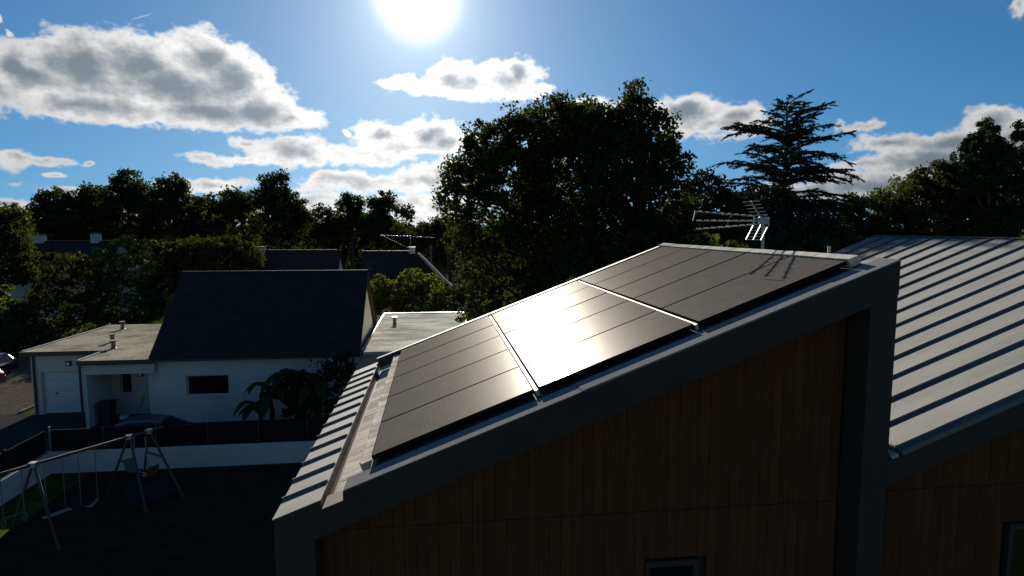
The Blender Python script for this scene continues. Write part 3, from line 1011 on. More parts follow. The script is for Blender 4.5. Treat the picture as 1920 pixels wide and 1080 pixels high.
# ------------------------------------------------------------------ cars
def car(name, loc, rz, label, paint):
    """side profile lofted across the width, nose towards +x"""
    t = thing(name, loc, label, 'car', None, rz)
    prof = [(-2.05, 0.35), (-2.08, 0.75), (-1.95, 0.98), (-1.60, 1.36), (-1.10, 1.46), (-0.20, 1.48), (0.35, 1.38), (1.05, 0.98), (1.75, 0.86), (2.05, 0.66), (2.08, 0.35), (0, 0.28)]
    rings = [(-0.86, 0.90), (-0.80, 0.97), (-0.62, 1.0), (0.62, 1.0), (0.80, 0.97), (0.86, 0.90)]
    m = MB()
    n = len(prof)
    for y, k in rings:
        for x, z in prof:
            inset = 0.80 if z > 1.0 else 1.0
            m.v.append((x * (0.97 + 0.03 * k), y * inset, 0.28 + (z - 0.28) * k))
    for r in range(len(rings) - 1):
        for i in range(n):
            a, b_ = r * n + i, r * n + (i + 1) % n
            m.f.append((a, b_, b_ + n, a + n))
    m.f.append(tuple(range(n - 1, -1, -1)))
    m.f.append(tuple(range((len(rings) - 1) * n, len(rings) * n)))
    o = m.build('body', paint, t, bevel=0.03, smooth=False, local=True)
    for q in (((-1.96, 0.99), (-1.62, 1.34)), ((0.38, 1.37), (1.03, 1.0))):
        (xa, za), (xb, zb) = q
        d = Vector((-(zb - za), 0, xb - xa)).normalized() * 0.018
        if d.z < 0:
            d = -d
        w = MB()
        lo = [Vector((xa, -0.58, za)), Vector((xb, -0.58, zb)), Vector((xb, 0.58, zb)), Vector((xa, 0.58, za))]
        w.hexa([v - d * 0.5 for v in lo] + [v + d for v in lo])
        w.build('windscreen', M['pane'], t, local=True)
    for sgn in (-1, 1):
        for poly in ([(-1.5, 1.04), (-0.5, 1.04), (-0.5, 1.38), (-1.15, 1.38)], [(-0.42, 1.04), (0.75, 1.04), (0.22, 1.36), (-0.42, 1.38)]):
            y0, y1 = 0.655, 0.71
            MB().prism([(x, sgn * (0.70 if z < 1.2 else 0.665), z) for x, z in poly], (0, sgn * 0.012, 0)).build('side_window', M['pane'], t, local=True)
        for x in (-1.3, 1.35):
            ty = MB().tube([(x, sgn * 0.66, 0.31), (x, sgn * 0.87, 0.31)], 0.31, 16).build('wheel', M['rubber'], t, local=True)
            MB().tube([(x, sgn * 0.868, 0.31), (x, sgn * 0.885, 0.31)], 0.19, 12).build('rim', M['steel'], ty, local=True)
        MB().box(1.98, 2.075, sgn * 0.62 - 0.16, sgn * 0.62 + 0.16, 0.60, 0.72).build('headlight', M['lens'], t, local=True)
        MB().box(-2.09, -2.0, sgn * 0.66 - 0.1, sgn * 0.66 + 0.1, 0.72, 0.92).build('tail_light', M['redlens'], t, local=True)
    return t


car('parked_car', (-11.35, 26.0, 0.008), R(2), 'dark car parked between the black privacy screen and the white house', M['carpaint']).scale = (0.86, 0.9, 0.9)
car('parked_car', (-26.3, 36.8, 0.004), R(168), 'grey car parked on the gravel beyond the garage corner', M['carred'])
car('parked_car', (-28.0, 40.4, 0.004), R(175), 'dark blue car parked on the gravel behind the grey car', M['carpaint'])

# ------------------------------------------------------------------ houses farther off
def far_house(x0, x1, yr, half, ze, zr, label, chims=(), skyl=(), wallm=M['render']):
    t = thing('house', ((x0 + x1) / 2, yr, 0), label, 'house')
    MB().box(x0 + 0.3, x1 - 0.3, yr - half + 0.4, yr + half - 0.4, 0, ze - 0.1).build('wall', wallm, t)
    for x in (x0 + 0.3, x1 - 0.55):
        MB().prism([(x, yr - half + 0.4, ze - 0.1), (x, yr + half - 0.4, ze - 0.1), (x, yr, zr - 0.2)], (0.25, 0, 0)).build('gable', wallm, t)
    k = (zr - ze) / half
    ro = None
    for sgn in (-1, 1):
        ye, zz = yr + sgn * (half + 0.3), ze - k * 0.3
        o = MB().prism([(x0, yr, zr), (x0, ye, zz), (x0, ye, zz - 0.18), (x0, yr, zr - 0.18)], (x1 - x0, 0, 0)).build('roof', M['slate'], t)
        ro = ro or o
    for i in range(int((x1 - x0) / 0.8)):
        MB().box(x0 + i * 0.8, x0 + i * 0.8 + 0.76, yr - 0.09, yr + 0.09, zr - 0.02, zr + 0.05).build('ridge_tile', M['galv'] if False else M['slate'], t)
    for (cx, w, h) in chims:
        c = MB().box(cx - w / 2, cx + w / 2, yr - 0.35, yr + 0.35, zr - 0.6, zr + h).build('chimney', wallm, t)
        MB().box(cx - w / 2 - 0.06, cx + w / 2 + 0.06, yr - 0.41, yr + 0.41, zr + h + 0.001, zr + h + 0.09).build('cap', M['slate'], c)
    for (sx, q) in skyl:
        y, z = yr - half * q, zr - (zr - ze) * q
        w = MB().hexa([(sx - 0.4, y - 0.45, z - k * 0.45 + 0.01), (sx + 0.4, y - 0.45, z - k * 0.45 + 0.01), (sx + 0.4, y + 0.45, z + k * 0.45 + 0.01), (sx - 0.4, y + 0.45, z + k * 0.45 + 0.01),
                       (sx - 0.4, y - 0.45, z - k * 0.45 + 0.09), (sx + 0.4, y - 0.45, z - k * 0.45 + 0.09), (sx + 0.4, y + 0.45, z + k * 0.45 + 0.09), (sx - 0.4, y + 0.45, z + k * 0.45 + 0.09)]).build('skylight', M['zinc_trim'], t)
    for wx in (x0 + (x1 - x0) * 0.3, x0 + (x1 - x0) * 0.7):
        w = MB().box(wx - 0.6, wx + 0.6, yr - half + 0.36, yr - half + 0.395, 1.0, 2.2).build('window', M['white'], t)
        MB().box(wx - 0.52, wx + 0.52, yr - half + 0.35, yr - half + 0.358, 1.07, 2.13).build('pane', M['pane'], w)
    return t


far_house(-45.5, -33.0, 70, 4.5, 5.0, 7.65, 'far dark roofed house with two white chimneys left of the tall shrubs', ((-41.2, 1.2, 0.62), (-35.6, 0.75, 0.75)))
far_house(-18.2, -9.75, 66, 4.8, 3.2, 6.74, 'dark roofed house with a white right gable and one white chimney behind', ((-17.9, 0.95, 0.3),))
hc = far_house(-7.2, -1.7, 62, 5.5, 2.6, 6.74, 'dark slate house with a skylight and a chimney above round shrubs', ((-2.3, 0.55, 0.32),), ((-6.3, 0.33),))
# its near wing: sunlight on the right verge is put into pale render
MB().prism([(-1.68, 60.5, 6.4), (1.74, 60.5, 3.0), (1.74, 60.5, 2.4), (-1.68, 60.5, 2.4)], (0, 0.5, 0)).build('gable', M['slate'], hc)
MB().prism([(-1.76, 60.3, 6.56), (-1.55, 60.3, 6.60), (2.26, 60.3, 2.67), (1.61, 60.3, 2.77)], (0, 1.1, 0)).build('verge', M['render'], hc)
far_house(1.4, 5.3, 72, 3.8, 3.5, 7.2, 'small dark roof beside a pale post left of the big tree')
lp = thing('telephone_pole', (-0.5, 68.0, 0), 'pale slim pole standing in front of the small dark roof', 'pole')
MB().tube([(-0.5, 68.0, 0), (-0.5, 68.0, 7.1)], [0.12, 0.09], 8).build('shaft', M['kerb'], lp)
MB().box(-0.85, -0.15, 67.97, 68.03, 6.8, 6.86).build('crossarm', M['kerb'], lp)
fa = thing('tv_antenna', (-2.5, 62.0, 7.0), 'long thin television antenna above the slate house with the skylight', 'antenna')
MB().tube([(-2.45, 62.0, 6.9), (-2.45, 62.0, 8.12)], 0.045, 6).build('mast', M['steel'], fa)
MB().tube([(-5.36, 62.0, 8.33), (0.0, 62.0, 8.07)], 0.035, 6).build('boom', M['steel'], fa)
MB().tube([(-5.2, 62.0, 8.29), (-2.6, 62.0, 7.0)], 0.025, 6).build('stay', M['steel'], fa)
for k in range(9):
    x = -5.2 + k * 0.62
    MB().tube([(x, 61.55, 8.32 - k * 0.03), (x, 62.45, 8.32 - k * 0.03)], 0.02, 5).build('director', M['steel'], fa)

# ------------------------------------------------------------------ vegetation
def P(px, py, y):
    """point of the vertical plane at depth y that the photograph shows at a pixel (a measuring aid)"""
    d = px_dir(px, py)
    return CAM + d * (y / d.y)


def lob(px, py, rx, ry, y, dy=0.0):
    c = P(px, py, y)
    k = (c - CAM).dot(px_dir(960, 540)) / 1150
    return (c.x, c.y + dy, c.z, rx * k, rx * k * 0.95, ry * k)


def leaf_mesh(name, cen, size, ratio, rng, m, nrm=None, axis=None):
    """one small folded-free quad per centre, random attitude"""
    n = len(cen)
    a = rng.normal(size=(n, 3)) if axis is None else axis + rng.normal(size=(n, 3)) * 0.25
    a /= np.linalg.norm(a, axis=1)[:, None] + 1e-9
    b = np.cross(a, rng.normal(size=(n, 3)))
    b /= np.linalg.norm(b, axis=1)[:, None] + 1e-9
    s = (size * rng.uniform(0.6, 1.35, n))[:, None]
    a, b = a * s * 0.5, b * s * 0.5 * ratio
    v = np.empty((n, 4, 3), np.float32)
    v[:, 0], v[:, 1], v[:, 2], v[:, 3] = cen - a, cen - a * 0.1 + b, cen + a, cen - a * 0.1 - b
    me = bpy.data.meshes.new(name)
    me.vertices.add(n * 4)
    me.vertices.foreach_set('co', v.reshape(-1))
    me.loops.add(n * 4)
    me.loops.foreach_set('vertex_index', np.arange(n * 4, dtype=np.int32))
    me.polygons.add(n)
    me.polygons.foreach_set('loop_start', np.arange(0, n * 4, 4, dtype=np.int32))
    me.polygons.foreach_set('loop_total', np.full(n, 4, dtype=np.int32))
    me.update()
    me.materials.append(m)
    return me


def clump_centres(lobes, dens, rng, shell=0.62, spread=0.0):
    out = []
    lo = np.array(lobes)
    for i, (cx, cy, cz, rx, ry, rz) in enumerate(lobes):
        r = (rx * ry * rz) ** (1 / 3)
        n = max(6, int(dens * 4 * math.pi * r * r))
        d = rng.normal(size=(n, 3))
        d /= np.linalg.norm(d, axis=1)[:, None]
        rad = rng.uniform(shell, 1.04, n)[:, None]
        p = np.array((cx, cy, cz)) + d * rad * np.array((rx, ry, rz))
        keep = np.ones(n, bool)
        for j in range(len(lobes)):
            if j != i:
                q = (p - lo[j, :3]) / lo[j, 3:]
                keep &= np.linalg.norm(q, axis=1) > 0.55
        out.append(p[keep])
    p = np.concatenate(out)
    return p[p[:, 2] > 0.1]


def foliage(lobes, dens, per, cr, size, seed, ratio=0.62, shell=0.62, stretch=(1, 1, 0.75), core=0.0):
    rng = np.random.default_rng(seed)
    c = clump_centres(lobes, dens, rng, shell)
    k = rng.integers(int(per * 0.5), int(per * 1.5) + 1, len(c))
    cc = np.repeat(c, k, axis=0)
    rr = np.repeat(cr * rng.uniform(0.55, 1.3, len(c)), k)[:, None]
    d = rng.normal(size=(len(cc), 3))
    d /= np.linalg.norm(d, axis=1)[:, None]
    p = cc + d * rr * (rng.uniform(0, 1, len(cc)) ** 0.55)[:, None] * np.array(stretch)
    sz = np.full(len(p), size)
    if core:
        ex, es = [], []
        for (cx, cy, cz, rx, ry, rz) in lobes:
            n = int(core * rx * ry * rz)
            q = rng.normal(size=(n, 3))
            q /= np.linalg.norm(q, axis=1)[:, None]
            q *= (rng.uniform(0, 1, n) ** (1 / 3) * 0.72)[:, None]
            ex.append(np.array((cx, cy, cz)) + q * np.array((rx, ry, rz)))
        ex = np.concatenate(ex)
        p = np.concatenate([p, ex])
        sz = np.concatenate([sz, np.full(len(ex), size * 2.2)])
    ok = p[:, 2] > 0.02
    return p[ok], sz[ok], rng, ratio, c


def limbs(base, top, lobes, r0, seed, nl=None):
    """trunk with limbs that reach into the lobes"""
    rg = random.Random(seed)
    m = MB()
    base, top = Vector(base), Vector(top)
    pts = [base.lerp(top, q) + Vector((rg.uniform(-1, 1), rg.uniform(-1, 1), 0)) * r0 * 0.5 * (q > 0) for q in (0, 0.12, 0.3, 0.5, 0.75, 1.0)]
    m.tube(pts, [r0 * 1.35, r0, r0 * 0.88, r0 * 0.7, r0 * 0.45, r0 * 0.12], 9)
    for l in (lobes if nl is None else rg.sample(lobes, min(nl, len(lobes)))):
        e = Vector(l[:3])
        q = min(0.85, max(0.22, (e.z - base.z) / max(0.1, (top.z - base.z)) - 0.25))
        s = base.lerp(top, q)
        mid = s.lerp(e, 0.55) + Vector((rg.uniform(-0.4, 0.4), rg.uniform(-0.4, 0.4), rg.uniform(-0.1, 0.5)))
        m.tube([s, mid, e], [r0 * 0.36, r0 * 0.22, r0 * 0.07], 6, caps=False)
        for _ in range(3):
            t = e + Vector((rg.uniform(-1, 1) * l[3], rg.uniform(-1, 1) * l[4], rg.uniform(-0.3, 1) * l[5])) * 0.8
            m.tube([mid.lerp(e, 0.6), t], [r0 * 0.1, r0 * 0.03], 4, caps=False)
    return m


def tree(name, label, cat, base, lobes, m, dens, per, cr, size, seed, r0=0.3, group=None, core=0.0, shell=0.62, ratio=0.62, nl=None, trunk='trunk', top=None):
    t = thing(name, base, label, cat, group)
    p, s, rng, ratio, _ = foliage(lobes, dens, per, cr, size, seed, ratio, shell, core=core)
    off = np.array(base)
    link('crown', leaf_mesh('crown', p - off, s, ratio, rng, m), t)
    zt = max(l[2] + l[5] * 0.5 for l in lobes)
    cx = sum(l[0] for l in lobes) / len(lobes)
    cy = sum(l[1] for l in lobes) / len(lobes)
    limbs(base, top or ((base[0] + cx) / 2, (base[1] + cy) / 2, zt), lobes, r0, seed, nl).build(trunk, M['bark'], t)
    return t


# the big broadleaved trees behind the solar roof
YT = 34.0
big1 = [lob(*q) for q in (
    (1050, 235, 75, 55, YT), (985, 260, 70, 45, YT, -1), (1110, 250, 70, 60, YT, 1), (915, 270, 48, 42, YT), (890, 330, 55, 50, YT, 0.6), (858, 365, 38, 60, YT, -0.6),
    (960, 340, 80, 70, YT, -1.5), (1060, 340, 90, 90, YT, 0.5), (930, 420, 70, 60, YT), (1030, 430, 95, 80, YT, -1), (870, 450, 32, 36, YT, 0.5), (900, 500, 40, 50, YT, 1.5), (1000, 500, 70, 60, YT, 1.2))]
tree('big_tree', 'broad dark leafy tree with a domed crown behind the solar roof', 'tree', (6.6, YT, 0), big1, L['oak'], 2.3, 44, 0.60, 0.21, 11, 0.42, core=20)
YT2 = 29.2
big2 = [lob(*q) for q in (
    (1190, 205, 40, 38, YT2), (1180, 232, 55, 45, YT2, 0.5), (1122, 245, 50, 45, YT2, 1.2), (1155, 250, 50, 40, YT2, 1), (1215, 255, 48, 45, YT2, -0.8), (1240, 310, 55, 42, YT2), (1262, 290, 30, 22, YT2, 0.6), (1165, 340, 80, 80, YT2), (1240, 390, 65, 70, YT2, -1), (1150, 440, 80, 70, YT2, 1), (1250, 450, 70, 60, YT2, 0.5), (1195, 175, 16, 18, YT2))]
tree('big_tree', 'tall leafy tree with a pointed tuft on top, left of the layered cedar', 'tree', (10.0, YT2, 0), big2, L['oak'], 2.6, 44, 0.54, 0.20, 12, 0.36, core=26)
lowl = [lob(*q) for q in ((905, 560, 38, 42, 33), (955, 545, 40, 50, 33.5), (880, 590, 22, 25, 32.5), (930, 600, 40, 30, 32.5))]
tree('shrub', 'glossy leaved shrub at the right end of the pale annex roof', 'shrub', (3.2, 33, 0), lowl, L['oak'], 3.0, 26, 0.34, 0.17, 13, 0.08, core=14, trunk='stem')
und = [lob(*q) for q in ((1020, 560, 60, 60, 29), (1110, 500, 70, 60, 28.2), (1200, 480, 70, 50, 28), (1280, 480, 60, 50, 28.4), (1330, 470, 60, 40, 29))]
tree('hedge', 'dark unclipped hedge below the big trees behind the roof ridge', 'hedge', (8.5, 28.4, 0), und, L['oak'], 1.4, 36, 0.5, 0.24, 14, 0.12, core=8, trunk='stem')

# layered cedar
def cedar(base, top, label, seed):
    t = thing('cedar_tree', base, label, 'tree')
    rg = random.Random(seed)
    base, top = Vector(base), Vector(top)
    rng = np.random.default_rng(seed)
    wood = MB()
    H = top.z - base.z
    lean = lambda q: base.lerp(top, q) + Vector((0.5 * math.sin(q * 2.2) - 0.5 * math.sin(2.2) * q, 0, 0))
    wood.tube([lean(q / 10) for q in range(11)], [0.48 * (1 - q / 10.6) for q in range(11)], 9)
    cen, axs = [], []

    def twig(p, d, ln):
        n = max(3, int(ln / 0.055))
        for k in range(n):
            q = (k + 0.5) / n
            c = p + d * ln * q + Vector((0, 0, -0.10 * ln * q * q))
            for _ in range(2):
                a = d + Vector((rg.uniform(-0.9, 0.9), rg.uniform(-0.9, 0.9), rg.uniform(-0.5, 0.6)))
                cen.append(c + Vector((rg.gauss(0, 0.03), rg.gauss(0, 0.03), rg.gauss(0, 0.02))))
                axs.append(a.normalized())

    def branch(p, az, ln, up, droop):
        d0 = Vector((math.cos(az), math.sin(az), 0))
        side = Vector((-d0.y, d0.x, 0))
        pts = []
        n = max(5, int(ln / 0.26))
        for k in range(n + 1):
            q = k / n
            pts.append(p + d0 * ln * q + Vector((0, 0, ln * (up * q - droop * q * q))) + side * 0.15 * math.sin(q * 4 + az * 3) * ln * 0.2)
        wood.tube(pts, [0.075 * (1 - 0.85 * k / n) * min(1.3, ln / 3) + 0.006 for k in range(n + 1)], 5, caps=False)
        for k in range(1, n + 1):
            q = k / n
            if q < 0.22:
                continue
            d = (pts[k] - pts[k - 1]).normalized()
            for sgn in (-1, 1):
                if rg.random() < 0.9:
                    w = (0.60 - 0.34 * q) * rg.uniform(0.5, 1.6) * min(1.4, ln / 2.8) * 1.6
                    dd = (d * rg.uniform(0.55, 0.95) + side * sgn * rg.uniform(0.5, 0.9) + Vector((0, 0, rg.uniform(-0.35, 0.18)))).normalized()
                    twig(pts[k], dd, w)
        twig(pts[-2], (pts[-1] - pts[-2]).normalized(), ln * 0.14)

    z = 5.0
    while z < H - 0.35:
        q = z / H
        full = 7.0 * (1 - q) ** 0.66 + 0.6
        for k in range(rg.choice((4, 4, 5, 5))):
            az = rg.uniform(0, 2 * math.pi)
            f = full * rg.uniform(0.4, 1.2)
            f *= 0.86 + 0.30 * math.sin(az * 2 + z * 1.4) + 0.22 * math.sin(az * 3 - z * 2.1 + 1)
            if math.cos(az) > 0.35:
                f *= 1.12
            f = min(f, 5.4)
            up = rg.uniform(0.25, 0.95) * (1.0 if f < 3.5 else 0.62)
            branch(lean(q), az, f, up, rg.uniform(0.15, 0.5))
        z += rg.uniform(0.19, 0.34) * (1.0 if q < 0.75 else 0.8)
    # the long lower limbs that reach right
    for zz, az, ln, up in ((6.2, 0.12, 7.2, 0.46), (7.0, -0.25, 6.4, 0.52), (8.4, 0.1, 5.4, 0.52), (5.3, -0.05, 8.0, 0.30), (9.5, 3.3, 5.0, 0.5), (9.0, 2.9, 4.8, 0.45)):
        branch(lean(zz / H), az, ln, up, 0.10)
    for zz, az, ln, up in ((12.6, 3.0, 4.6, 0.55), (12.2, 3.5, 4.2, 0.6), (11.4, 2.7, 4.8, 0.5), (13.4, 3.2, 3.2, 0.6)):
        branch(lean(zz / H), az, ln, up, 0.32)
    # bent leader
    lt = lean(0.97)
    branch(lt, -0.05, 1.7, 0.8, 0.2)
    branch(lean(0.90), 0.1, 2.6, 0.75, 0.25)
    branch(lean(0.86), 0.4, 2.6, 0.45, 0.30)
    branch(lean(0.84), 3.0, 2.2, 0.65, 0.35)
    branch(lean(0.74), 0.0, 3.6, 0.5, 0.3)
    branch(lean(0.66), -0.2, 4.4, 0.55, 0.3)
    cen = np.array([tuple(c) for c in cen]) - np.array(tuple(base))
    axs = np.array([tuple(a) for a in axs])
    link('crown', leaf_mesh('crown', cen, np.full(len(cen), 0.22), 0.30, rng, L['cedar'], axis=axs), t)
    wood.build('trunk', M['bark'], t)


cb = P(1452, 470, 42)
ct = P(1476, 182, 42)
cedar((cb.x, 42, 0), (ct.x, 42, ct.z), 'layered cedar with feathery drooping branches against the sky', 5)
ced2 = [lob(*q) for q in ((1350, 400, 70, 50, 38), (1322, 350, 34, 34, 38), (1300, 400, 40, 50, 37), (1430, 390, 60, 40, 39), (1500, 420, 70, 45, 38), (1400, 450, 90, 40, 37), (1540, 450, 60, 35, 37))]
tree('dark_tree', 'dense dark tree below the cedar and behind the silver antenna', 'tree', (20.0, 38, 0), ced2, L['cedar'], 2.0, 44, 0.6, 0.23, 15, 0.25, core=22)

# right hand group
rt_ = [lob(*q) for q in ((1640, 400, 58, 42, 40), (1600, 430, 40, 35, 40), (1680, 425, 40, 40, 40), (1640, 450, 70, 35, 39.5), (1610, 395, 26, 22, 40.4))]
tree('round_tree', 'rounded dark tree standing just right of the cedar', 'tree', (29.0, 40, 0), rt_, L['oak'], 2.4, 44, 0.5, 0.2, 16, 0.2, core=26)
yl = [lob(*q) for q in ((1685, 358, 24, 22, 62), (1665, 380, 30, 22, 62), (1705, 375, 26, 28, 62))]
tree('yellow_tree', 'pale yellow green treetop rising behind the rounded dark tree', 'tree', (46.0, 62, 0), yl, L['yellow'], 1.2, 40, 0.7, 0.3, 17, 0.2, core=4)
ol = [lob(*q) for q in ((1755, 345, 50, 34, 38), (1720, 380, 36, 40, 38), (1790, 335, 40, 32, 39), (1800, 380, 60, 50, 38), (1740, 425, 50, 40, 37.5), (1830, 420, 70, 45, 37), (1765, 318, 22, 16, 38))]
tree('olive_tree', 'olive green bushy tree between the rounded tree and the pine', 'tree', (31.5, 38, 0), ol, L['autumn'], 2.4, 44, 0.5, 0.2, 18, 0.22, core=24)


def pine(base, spec, label, seed):
    t = thing('pine_tree', base, label, 'tree')
    rg = random.Random(seed)
    lobes = []
    wood = MB()
    base = Vector(base)
    top = P(1862, 262, base.y)
    wood.tube([base, base.lerp(top, 0.5), top], [0.36, 0.24, 0.05], 8)
    for (px, py, r) in spec:
        l = lob(px, py, r, r * 0.85, base.y, rg.uniform(-1.6, 1.6))
        lobes.append(l)
        e = Vector(l[:3])
        q = max(0.1, min(0.93, (e.z - base.z) / (top.z - base.z) - 0.12))
        wood.tube([base.lerp(top, q), base.lerp(top, q).lerp(e, 0.6) + Vector((0, 0, -0.1)), e], [0.1, 0.06, 0.02], 5, caps=False)
        for _ in range(4):        # upright shoots
            s = e + Vector((rg.uniform(-0.8, 0.8) * l[3], rg.uniform(-0.8, 0.8) * l[4], l[5] * 0.85))
            lobes.append((s.x, s.y, s.z, 0.17, 0.17, rg.uniform(0.45, 0.8)))
    p, s, rng, ratio, _ = foliage(lobes, 6.0, 44, 0.28, 0.22, seed, 0.3, 0.5, core=40)
    link('crown', leaf_mesh('crown', p - np.array(tuple(base)), s, 0.34, rng, L['pine']), t)
    wood.build('trunk', M['bark'], t)


pine((35.3, 36, 0), [(1862, 244, 11), (1845, 262, 12), (1832, 280, 13), (1884, 258, 12), (1864, 266, 16), (1878, 286, 19), (1848, 292, 20), (1842, 318, 22), (1885, 322, 26), (1868, 300, 24), (1818, 318, 16), (1808, 352, 20), (1836, 350, 28), (1872, 345, 34), (1905, 285, 18), (1828, 300, 18), (1900, 310, 26), (1855, 325, 34), (1815, 340, 18), (1915, 350, 34), (1870, 370, 42), (1830, 385, 28), (1905, 400, 40), (1860, 430, 46), (1940, 300, 26), (1960, 350, 36), (1950, 410, 40)], 'tall dark pine with upright tufts at the right edge', 19)

# tree line on the left, far off
LINE = [  # px, top, half width, depth, label
    (15, 385, 52, 62, 'dark tree at the left edge behind the two chimneys'),
    (105, 352, 52, 76, 'dark tree above the left white chimney, lower than its neighbours'),
    (175, 345, 55, 80, 'dark tree above the right white chimney, fused into the tree line'),
    (243, 322, 58, 78, 'tallest domed tree in the left tree line'),
    (322, 330, 50, 76, 'round topped tree right of the tallest domed tree'),
    (385, 362, 40, 82, 'low tree in the dip of the left tree line'),
    (440, 352, 45, 78, 'tree with gaps in its crown left of the forked treetop'),
    (520, 326, 54, 70, 'tree with a ragged forked top above the white gabled house'),
    (603, 386, 38, 84, 'small tree in the gap between the forked tree and the round grove'),
    (660, 364, 42, 82, 'left tree of the round grove above the skylight house'),
    (722, 362, 46, 80, 'right tree of the round grove above the skylight house'),
]
for i, (px, ty, hw, y, lab) in enumerate(LINE):
    y *= 1.35
    rg = random.Random(100 + i)
    lobes = [lob(px, ty + hw * 0.42, hw * 0.55, hw * 0.42, y)]
    for k in range(11):
        a = rg.uniform(0, 2 * math.pi)
        dx = rg.uniform(-0.9, 0.9)
        yy = ty + hw * 0.35 + (abs(dx) ** 1.6) * hw * 0.55 + rg.uniform(0, 1.0) * hw * 0.9
        r = hw * rg.uniform(0.24, 0.40)
        lobes.append(lob(px + dx * hw, yy, r, r * rg.uniform(0.65, 0.9), y, rg.uniform(-2.6, 2.6)))
    lobes.append(lob(px, ty + hw * 1.7, hw * 0.95, hw * 0.75, y, 2.0))
    b = P(px, 450, y)
    tree('deciduous_tree', lab, 'tree', (b.x, y, 0), lobes, L['far'] if i % 3 else L['oak'], 0.55, 46, 1.15, 0.48, 40 + i, 0.4, 'trees in the far tree line', core=1.8, nl=7)
# ragged crown tips of the forked tree
# nearer shrubs and garden trees on the left
yg = [lob(*q) for q in ((400, 478, 80, 30, 62), (340, 495, 50, 40, 61), (450, 490, 48, 34, 62), (400, 520, 95, 40, 61), (370, 465, 40, 18, 62.5), (425, 462, 40, 16, 62))]
tree('garden_tree', 'yellow olive garden tree showing above the slate roof of the white house', 'tree', (-22.5, 62, 0), yg, L['autumn'], 1.5, 40, 0.6, 0.28, 61, 0.2, core=5)
cn = [lob(*q) for q in ((238, 470, 34, 26, 59), (215, 500, 48, 40, 59), (255, 510, 45, 45, 59), (235, 560, 68, 60, 58.5), (200, 560, 40, 50, 58), (270, 570, 40, 50, 58.5))]
tree('conifer', 'dark pointed conifer left of the white house roof', 'tree', (-29, 59, 0), cn, L['pine'], 1.8, 40, 0.5, 0.26, 62, 0.2, core=8, ratio=0.4)
ob = [lob(*q) for q in ((125, 500, 44, 30, 58), (105, 550, 46, 30, 57), (150, 540, 45, 45, 57), (120, 585, 60, 45, 56), (50, 600, 50, 40, 55))]
tree('shrub', 'loose olive shrub below the left white chimney', 'shrub', (-33.5, 57, 0), ob, L['autumn'], 1.6, 34, 0.5, 0.24, 63, 0.12, core=4, trunk='stem')
db = [lob(*q) for q in ((40, 640, 50, 30, 48), (110, 645, 60, 22, 47), (180, 632, 60, 22, 46), (10, 610, 40, 30, 52))]
tree('hedge', 'dark hedge behind the flat garage roof', 'hedge', (-25.5, 46, 0), db, L['oak'], 1.6, 34, 0.5, 0.24, 64, 0.1, core=5, trunk='stem')
le = [lob(*q) for q in ((4, 552, 16, 14, 55), (-14, 560, 20, 22, 54.5), (12, 575, 20, 16, 54))]
tree('shrub', 'pale green shrub cut by the left edge of the picture', 'shrub', (-38.5, 55, 0), le, L['yellow'], 1.6, 34, 0.5, 0.26, 65, 0.1, core=4, trunk='stem')
sh1 = [lob(*q) for q in ((712, 535, 22, 24, 52), (705, 560, 28, 30, 52), (728, 560, 26, 30, 52))]
tree('shrub', 'small yellow green shrub directly right of the white house gable', 'shrub', (-5.1, 52, 0), sh1, L['yellow'], 2.8, 34, 0.38, 0.21, 66, 0.08, core=8, trunk='stem')
sh2 = [lob(*q) for q in ((778, 528, 34, 26, 52), (758, 548, 34, 30, 52), (805, 545, 30, 30, 52), (782, 565, 52, 34, 52))]
tree('shrub', 'large round yellow green shrub behind the annex vent', 'shrub', (-2.0, 52, 0), sh2, L['yellow'], 2.6, 34, 0.40, 0.21, 67, 0.1, core=8, trunk='stem')
sh3 = [lob(*q) for q in ((845, 560, 34, 28, 53), (870, 540, 30, 30, 53.5), (830, 580, 30, 20, 52))]
tree('shrub', 'dark shrub between the large round shrub and the big tree', 'shrub', (1.6, 53, 0), sh3, L['oak'], 2.6, 34, 0.38, 0.2, 68, 0.1, core=8, trunk='stem')
mid = [lob(*q) for q in ((800, 440, 40, 20, 110), (840, 432, 40, 26, 112), (770, 450, 40, 20, 108), (850, 470, 40, 30, 100))]
tree('deciduous_tree', 'hazy brownish tree seen in the gap left of the big tree', 'tree', (1.5, 110, 0), mid, L['autumn'], 0.7, 34, 1.0, 0.5, 69, 0.3, 'trees in the far tree line', core=1.5)

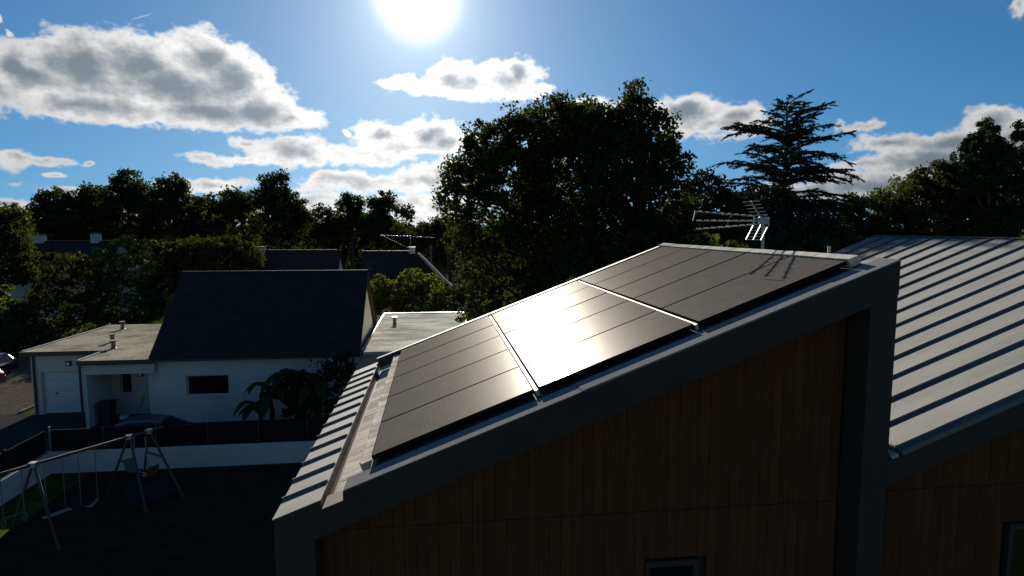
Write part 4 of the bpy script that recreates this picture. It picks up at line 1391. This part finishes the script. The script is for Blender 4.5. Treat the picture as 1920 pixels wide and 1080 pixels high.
# far woods close the horizon
lt_ = [lob(*q) for q in ((20, 425, 34, 34, 64), (-8, 450, 40, 60, 63), (32, 470, 30, 40, 62), (10, 510, 46, 34, 61), (48, 500, 20, 26, 61))]
tree('dark_tree', 'dark spreading tree at the left edge in front of the far dark roof', 'tree', (-42, 62, 0), lt_, L['oak'], 1.6, 40, 0.6, 0.28, 72, 0.25, core=8)
rng = np.random.default_rng(90)
wl = []
for i in range(150):
    a = -0.95 + 1.9 * i / 149 + rng.uniform(-0.02, 0.02)
    d = rng.uniform(135, 190)
    h = rng.uniform(7.5, 11.5)
    wl.append((math.sin(a) * d, math.cos(a) * d, h * 0.5, rng.uniform(3.5, 6), 4, h * 0.5))
p, s, r2, ra, _ = foliage(wl, 0.10, 40, 2.0, 1.0, 91, core=0.12)
tag(link('far_woods', leaf_mesh('far_woods', p, s, ra, r2, L['far'])), kind='stuff')

# ------------------------------------------------------------------ banana plant in front of the white house
bn = thing('banana_plant', (-6.6, 27.2, 0), 'large banana plant with drooping leaves in front of the white house wall', 'plant')
rg = random.Random(21)
for k, (x, y, h) in enumerate(((-7.2, 27.2, 1.9), (-6.2, 27.5, 2.3), (-5.2, 27.1, 2.0), (-7.7, 27.3, 1.2))):
    MB().tube([(x, y, 0), (x + 0.05, y, h * 0.5), (x, y, h)], [0.13, 0.11, 0.05], 8).build('stem', M['bark'], bn)
    for j in range(7):
        az = j * 2 * math.pi / 7 + rg.uniform(-0.4, 0.4)
        ln = rg.uniform(1.3, 2.1) * (0.8 if h < 1.5 else 1)
        up = rg.uniform(0.5, 1.3)
        wd = rg.uniform(0.24, 0.36)
        d = Vector((math.cos(az), math.sin(az), 0))
        sd_ = Vector((-d.y, d.x, 0))
        b = MB()
        n = 9
        for i in range(n + 1):
            q = i / n
            c = Vector((x, y, h - 0.05)) + d * ln * q * 0.85 + Vector((0, 0, ln * (up * q - (0.55 + up * 0.62) * q * q)))
            w = wd * (math.sin(math.pi * min(1, 0.06 + q * 0.94)) ** 0.6) * (0.35 if q < 0.12 else 1) + 0.004
            rip = 1 + 0.18 * math.sin(i * 2.9 + j)
            b.v += [tuple(c - sd_ * w * rip + Vector((0, 0, 0.08 * w / wd))), tuple(c), tuple(c + sd_ * w / rip + Vector((0, 0, 0.08 * w / wd)))]
        for i in range(n):
            a = i * 3
            b.f += [(a, a + 3, a + 4, a + 1), (a + 1, a + 4, a + 5, a + 2)]
        lo = b.build('leaf', L['banana'], bn, smooth=True)
bs = [lob(*q) for q in ((560, 740, 50, 40, 27.6), (620, 730, 50, 60, 27.4), (640, 690, 30, 45, 27.8), (600, 775, 60, 40, 27.2))]
tree('shrub', 'dense black looking shrub under the banana plant by the garden wall', 'shrub', (-5.4, 27.6, 0), bs, L['oak'], 3.5, 30, 0.3, 0.17, 70, 0.06, core=14, trunk='stem')
